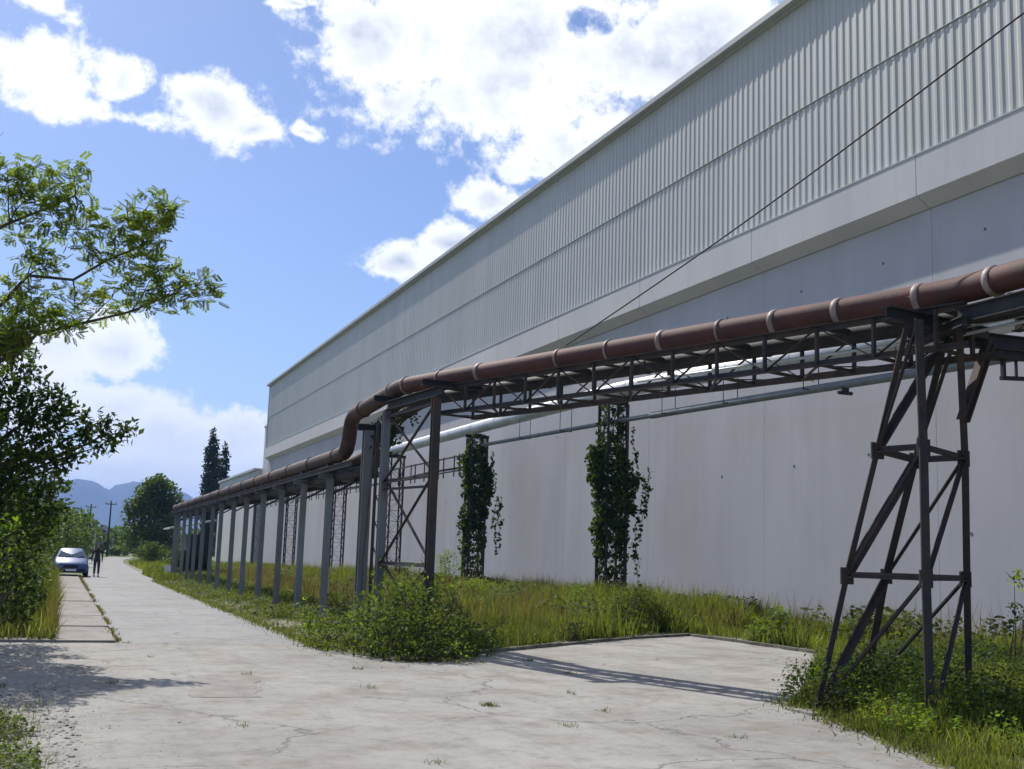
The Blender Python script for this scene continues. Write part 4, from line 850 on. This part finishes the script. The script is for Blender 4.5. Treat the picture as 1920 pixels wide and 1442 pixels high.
# ------------------------------------------------------------------ far structures
def pole(x, y, h, lb):
    t = thing('utility_pole', (x,y,0), lb, 'pole', 'wooden utility poles'); obj('mast', G().tube([(x,y,-.1),(x,y,h)], [.16,.1], 8), m_dark, t, True)
    obj('crossarm', G().bar((x-.8,y,h-.5), (x+.8,y,h-.5), .12), m_dark, t)
    for d in (-.7,0,.7): obj('insulator', G().tube([(x+d,y,h-.44),(x+d,y,h-.18)], .05, 6), m_flange, t)
pole(5.06, 193.75, 8.0, 'left one of the two thin utility poles in front of the blue hills')
pole(7.52, 181.9, 8.2, 'right one of the two thin utility poles in front of the blue hills')
m_roofd = mat('dark_roof', (.05,.05,.055), (.08,.075,.075), 1, .8); m_roofp = mat('pale_roof', (.42,.42,.41), (.5,.5,.48), 1, .7); m_house = mat('house_render', (.3,.29,.26), (.38,.36,.33), .5, .9)
def house(x, y, w, d, h, rh, mr, lb, mw=m_house):
    t = thing('far_house', (x,y,0), lb, 'house', 'houses far off at the end of the road'); obj('wall', G().box(x-w/2,x+w/2,y-d/2,y+d/2,-.1,h), mw, t)
    P = [(x-w/2-.4,h),(x+w/2+.4,h),(x,h+rh)]; g = G(); g.add([(a,y-d/2-.4,z) for a,z in P]+[(a,y+d/2+.4,z) for a,z in P], [(0,1,2),(5,4,3),(0,2,5,3),(1,4,5,2),(0,3,4,1)]); obj('roof', g, mr, t)
    for k in (-1, 1):
        wn = obj('window', G().box(x+k*w*.25-.5,x+k*w*.25+.5,y-d/2-.06,y-d/2+.02,h*.35,h*.35+1.2), m_roofp, t); obj('pane', G().box(x+k*w*.25-.42,x+k*w*.25+.42,y-d/2-.07,y-d/2-.062,h*.35+.08,h*.35+1.12), m_dark, wn)
house(7.4, 236, 9, 8, 2.8, 2.2, m_roofd, 'low far house with a dark roof at the end of the road')
house(10.5, 285, 13, 9, 3.6, 2.6, m_roofp, 'far house with a pale roof behind the dark-roofed one')
sh = thing('small_shed', (8.3,74,0), 'small dark shed with a pale sheet roof at the far end of the rack', 'shed')
obj('wall', G().box(7.7,9.0,72.4,75.5,-.02,2.5), m_dark, sh)
obj('roof', G().add([(6.4,72,2.75),(9.2,72,3.35),(9.2,76,3.35),(6.4,76,2.75),(6.4,72,2.85),(9.2,72,3.45),(9.2,76,3.45),(6.4,76,2.85)], [(0,3,2,1),(4,5,6,7),(0,1,5,4),(1,2,6,5),(2,3,7,6),(3,0,4,7)]), m_roofp, sh)
obj('post', G().bar((6.7,72.3,0),(6.7,72.3,2.75),.12), m_dark, sh)
bd = obj('leaning_board', G().add([(6.25,70.2,0),(6.75,70.2,0),(6.55,70.6,.62),(6.1,70.6,.62),(6.25,70.24,0),(6.75,70.24,0),(6.55,70.64,.62),(6.1,70.64,.62)], [(0,1,2,3),(7,6,5,4),(0,4,5,1),(1,5,6,2),(2,6,7,3),(3,7,4,0)]), mat('white_board', (.6,.62,.58)), None)
tag(bd, 'small white board leaning in the grass at the far foot of the pipe rack', 'board')
rp = thing('roadside_marker', (4.35,112,0), 'thin pale marker post on the left of the far road', 'post')
obj('shaft', G().tube([(4.0,128,0),(4.0,128,3.2)], .07, 6), m_roofp, rp); obj('cap', G().tube([(4.0,128,3.2),(4.0,128,3.26)], .09, 6), m_roofd, rp)

# ------------------------------------------------------------------ parked car (faces the camera)
m_car = mat('car_paint', (.05,.10,.24), (.07,.12,.27), .5, .45, 0, metal=.1, spec=.35); m_glass = mat('car_glass', (.10,.13,.15), None, rough=.06, spec=.9); m_tyre = mat('tyre', (.02,.02,.02)); m_lamp = mat('headlamp', (.75,.78,.8), None, rough=.1, spec=.8); m_rim = mat('rim', (.45,.46,.48), None, rough=.3, metal=.8); m_black = mat('black_plastic', (.025,.025,.028)); m_plate = mat('plate', (.8,.8,.78))
cx, cy = .95, 66.0
car = thing('parked_car', (cx, cy, 0), 'pale metallic blue hatchback parked facing the camera on the left of the road', 'car')
# sections along y (front at cy-1.95): (y, half width, z_bottom, z_belt, z_top, half width top)
SEC = [(-1.98,.62,.32,.55,.60,.55),(-1.9,.78,.22,.60,.68,.70),(-1.6,.83,.20,.70,.80,.74),(-1.15,.84,.20,.82,.92,.76),(-.85,.85,.20,.88,.97,.78),(-.25,.85,.20,.90,1.36,.60),(.35,.85,.20,.91,1.45,.58),(1.1,.85,.20,.92,1.42,.57),(1.55,.84,.22,.93,1.22,.60),(1.85,.80,.26,.90,.98,.68),(1.95,.70,.34,.80,.84,.60)]
g = G(); vs_ = []; fs_ = []
for (y, w, zb, zm, zt, wt) in SEC:
    ring = [(-w*.9,zb),(-w,zb+.12),(-w*1.0,(zb+zm)/2),(-w*.97,zm),(-wt,zt-.05),(-wt*.8,zt),(0,zt+.015),(wt*.8,zt),(wt,zt-.05),(w*.97,zm),(w,(zb+zm)/2),(w,zb+.12),(w*.9,zb)]
    vs_ += [(cx+x, cy+y, z) for x, z in ring]
n = 13
for i in range(len(SEC)-1):
    for k in range(n): fs_.append((i*n+k, i*n+(k+1)%n, (i+1)*n+(k+1)%n, (i+1)*n+k))
fs_ += [tuple(range(n))[::-1], tuple(range((len(SEC)-1)*n, len(SEC)*n))]
g.add(vs_, fs_); body = smooth_angle(obj('body', g, m_car, car), 50)
obj('windscreen', G().add([(cx-.70,cy-.86,.99),(cx+.70,cy-.86,.99),(cx+.53,cy-.27,1.345),(cx-.53,cy-.27,1.345)], [(0,1,2,3)]), m_glass, car)
for s in (-1, 1):
    obj('side_window', G().add([(cx+s*.83,cy-.55,.95),(cx+s*.83,cy+1.3,.97),(cx+s*.615,cy+1.1,1.36),(cx+s*.635,cy-.15,1.32)], [(0,1,2,3)]), m_glass, car)
    obj('headlight', G().add([(cx+s*.42,cy-1.935,.60),(cx+s*.76,cy-1.80,.62),(cx+s*.74,cy-1.70,.74),(cx+s*.44,cy-1.90,.70),(cx+s*.42,cy-1.85,.60),(cx+s*.76,cy-1.72,.62),(cx+s*.74,cy-1.62,.74),(cx+s*.44,cy-1.8,.70)], [(0,1,2,3),(7,6,5,4),(0,4,5,1),(1,5,6,2),(2,6,7,3),(3,7,4,0)]), m_lamp, car)
    mr_ = obj('wing_mirror', G().ball((cx+s*.94,cy-.62,1.0), .1, .06, .075), m_car, car, True)
    for yy in (-1.3, 1.25):
        w = obj('wheel', G().tube([(cx+s*.66,cy+yy,.3),(cx+s*.68,cy+yy,.3),(cx+s*.85,cy+yy,.3),(cx+s*.87,cy+yy,.3)], [.27,.3,.3,.27], 20), m_tyre, car)
        obj('rim', G().tube([(cx+s*.868,cy+yy,.3),(cx+s*.878,cy+yy,.3)], [.19,.17], 14), m_rim, w)
obj('grille', G().box(cx-.36,cx+.36,cy-1.995,cy-1.95,.46,.60), m_black, car)
obj('bumper', G().box(cx-.7,cx+.7,cy-2.0,cy-1.88,.24,.40), m_black, car)
obj('number_plate', G().box(cx-.26,cx+.26,cy-2.02,cy-2.002,.30,.40), m_plate, car)
for s in (-.3,.25): obj('wiper', G().bar((cx+s,cy-.9,.985), (cx+s+.4,cy-.75,1.07), .02), m_black, car)

# ------------------------------------------------------------------ person beside the car
m_coat = mat('dark_jacket', (.035,.028,.032), (.05,.04,.045), 8, .9); m_skin = mat('skin', (.42,.26,.19)); m_hair = mat('hair', (.03,.022,.018)); m_trs = mat('dark_trousers', (.045,.035,.045), (.06,.05,.06), 8, .9); m_shoe = mat('shoe', (.02,.02,.02))
px, py = 2.25, 65.6
pr = thing('person', (px, py, 0), 'person in a dark jacket and dark trousers standing beside the parked car', 'person')
def skin(name, pts, edges, m, parent, lvl=1):
    me = bpy.data.meshes.new(name); me.from_pydata([p[0] for p in pts], edges, []); o = bpy.data.objects.new(name, me); link(o, parent)
    md = o.modifiers.new('skin', 'SKIN'); sv_ = me.skin_vertices[0].data
    for i, p in enumerate(pts): sv_[i].radius = (p[1], p[2] if len(p) > 2 else p[1])
    sv_[0].use_root = True; o.modifiers.new('sub', 'SUBSURF').levels = lvl; o.modifiers['sub'].render_levels = lvl; me.materials.append(m); return o
def Q(x, y, z): return (px+x, py+y, z)
J = [(Q(0,0,.93),.14,.10),(Q(0,0,1.12),.135,.095),(Q(0,0,1.34),.16,.10),(Q(0,0,1.45),.07,.06),(Q(0,-.01,1.53),.05,.05),
     (Q(-.19,0,1.38),.055),(Q(-.26,.02,1.12),.045),(Q(-.27,-.06,.88),.034),(Q(-.27,-.09,.80),.035,.02),
     (Q(.19,0,1.38),.055),(Q(.25,.03,1.12),.045),(Q(.25,-.04,.88),.034),(Q(.25,-.07,.80),.035,.02),
     (Q(-.09,0,.85),.085),(Q(-.10,-.03,.48),.06),(Q(-.10,.06,.10),.042),(Q(.09,0,.85),.085),(Q(.10,-.06,.48),.06),(Q(.10,-.08,.10),.042)]
E_ = [(0,1),(1,2),(2,3),(3,4),(2,5),(5,6),(6,7),(7,8),(2,9),(9,10),(10,11),(11,12),(0,13),(13,14),(14,15),(0,16),(16,17),(17,18)]
skin('body', J, E_, m_coat, pr, 2)
skin('trousers', [(Q(0,0,.92),.15,.11),(Q(-.09,0,.84),.095),(Q(-.10,-.03,.48),.072),(Q(-.10,.05,.12),.056),(Q(.09,0,.84),.095),(Q(.10,-.06,.48),.072),(Q(.10,-.07,.12),.056)], [(0,1),(1,2),(2,3),(0,4),(4,5),(5,6)], m_trs, pr, 1)
hd = obj('head', G().ball(Q(0,-.01,1.63), .078, .095, .115, 14, 10), m_skin, pr, True)
obj('nose', G().add([Q(-.012,-.10,1.625),Q(.012,-.10,1.625),Q(0,-.125,1.612),Q(0,-.098,1.66)], [(0,1,2),(1,3,2),(3,0,2),(0,3,1)]), m_skin, hd)
for s in (-1, 1): obj('ear', G().ball(Q(s*.078,0,1.63), .012, .02, .03, 8, 5), m_skin, hd)
for s in (-1, 1): obj('eye', G().ball(Q(s*.03,-.096,1.645), .011, .008, .008, 8, 5), m_hair, hd)
obj('mouth', G().box(px-.022,px+.022,py-.108,py-.098,1.578,1.584), m_hair, hd)
obj('hair', G().ball(Q(0,.012,1.668), .088, .098, .095, 14, 8), m_hair, pr, True)
for s, x, y in ((-1,-.265,-.09), (1,.25,-.07)):
    h = obj('hand', G().ball(Q(x,y,.79), .022, .042, .05, 10, 6), m_skin, pr, True)
    for k in range(4): obj('finger', G().tube([Q(x,y-.03+.02*k,.765), Q(x+s*-.005,y-.034+.021*k,.72+.004*abs(k-1.5)), Q(x-s*.012,y-.03+.02*k,.69+.006*abs(k-1.5))], [.0095,.009,.006], 6), m_skin, h)
    obj('thumb', G().tube([Q(x,y-.035,.80), Q(x-s*.01,y-.06,.77), Q(x-s*.012,y-.062,.745)], [.011,.010,.007], 6), m_skin, h)
for x, y in ((-.10,.03), (.10,-.12)): obj('shoe', G().ball(Q(x,y-.02,.045), .05, .135, .045, 10, 6).box(px+x-.045,px+x+.045,py+y-.14,py+y+.10,.003,.03), m_shoe, pr)

# ------------------------------------------------------------------ loose stones and leaf litter
T_st = (np.array([(.5,0,0),(-.4,.35,0),(-.35,-.4,0),(.1,.05,.45),(.3,.3,.2),(.25,-.35,.2)], float), [(0,4,3),(4,1,3),(1,2,3),(2,5,3),(5,0,3)])
n = 3600; t = rng.uniform(0,1,n); side = rng.integers(0,3,n)
xs = np.where(side == 0, rng.normal(-.1,.5,n), np.where(side == 1, 6.95+t*2-.25+rng.normal(0,.25,n), 4.5+rng.normal(0,.3,n))); ysn = np.where(side == 0, rng.uniform(8,21,n), np.where(side == 1, 5+t*7.6, rng.uniform(17,30,n)))
m_stone = mat('pale_stone', (.25,.235,.21), (.42,.40,.36), 12, .9)
tag(scatter('gravel', T_st, np.column_stack([xs,ysn,np.zeros(n)+.001]), .012+.03*rng.uniform(0,1,n)**4, m_stone, None, rots(n,.05), kind='stuff'), 'loose pale gravel scattered along the edges of the yard', 'gravel')

n = 4200; xs = rng.uniform(-1, 9, n); ysn = rng.uniform(7.5, 24, n); k = inpoly(np.stack([xs, ysn], 1), YARD) & (vnoise(xs, ysn, .8, 41) > .45); xs = xs[k]; ysn = ysn[k]; n = len(xs)
tag(scatter('grit', T_st, np.column_stack([xs,ysn,np.zeros(n)+.001]), .006+.022*rng.uniform(0,1,n)**5, m_stone, None, rots(n,.05), kind='stuff'), 'fine grit and crumbs scattered over the concrete yard', 'grit')
n = 700; cxs = rng.uniform(-.5, 8.5, 22); cys = rng.uniform(9, 23, 22); ii = (rng.uniform(0, 1, n)**1.8*22).astype(int); xs = cxs[ii]+rng.normal(0,.045,n); ysn = cys[ii]+rng.normal(0,.06,n); h = rng.uniform(.015,.06,n)
k = inpoly(np.stack([xs, ysn], 1), YARD); xs = xs[k]; ysn = ysn[k]; h = h[k]; n = len(xs)
tag(scatter('crack_weeds', T_blade(.7), np.column_stack([xs,ysn,np.zeros(n)]), None, m_grass, None, rots(n,.9), sxyz=np.stack([np.full(n,.008),h,h],1)[:,None,:], kind='stuff'), 'tiny weed tufts growing from cracks in the yard', 'weeds')
n = 1500; q = rng.uniform(size=n); xs = -.9+1.25*q**.8; ysn = rng.uniform(9, 15.5, n)
tag(scatter('rubble', T_st, np.column_stack([xs,ysn,np.zeros(n)]), .015+.06*rng.uniform(0,1,n)**3, m_stone, None, rots(n,.05), kind='stuff'), 'pale rubble and broken concrete strewn over the bottom left corner', 'rubble')
weeds('corner_leaves', [(-1.2,8.8),(.05,8.8),(.05,11.2),(-.5,13),(-1.2,13)], 9000, .14, .03, m_shrub, 'small leafy weeds in the bottom left corner', .45, 1.6)
# ------------------------------------------------------------------ air
hz = bpy.data.materials.new('haze'); hz.use_nodes = True; t = hz.node_tree; t.nodes.clear()
vo = t.nodes.new('ShaderNodeVolumePrincipled'); vo.inputs['Color'].default_value = (.31,.51,1,1); vo.inputs['Density'].default_value = .00020; vo.inputs['Anisotropy'].default_value = .2
ou = t.nodes.new('ShaderNodeOutputMaterial'); t.links.new(vo.outputs[0], ou.inputs['Volume'])
hb = obj('haze', G().box(-7200,7200,-7200,7200,-5,330), hz, kind='stuff')
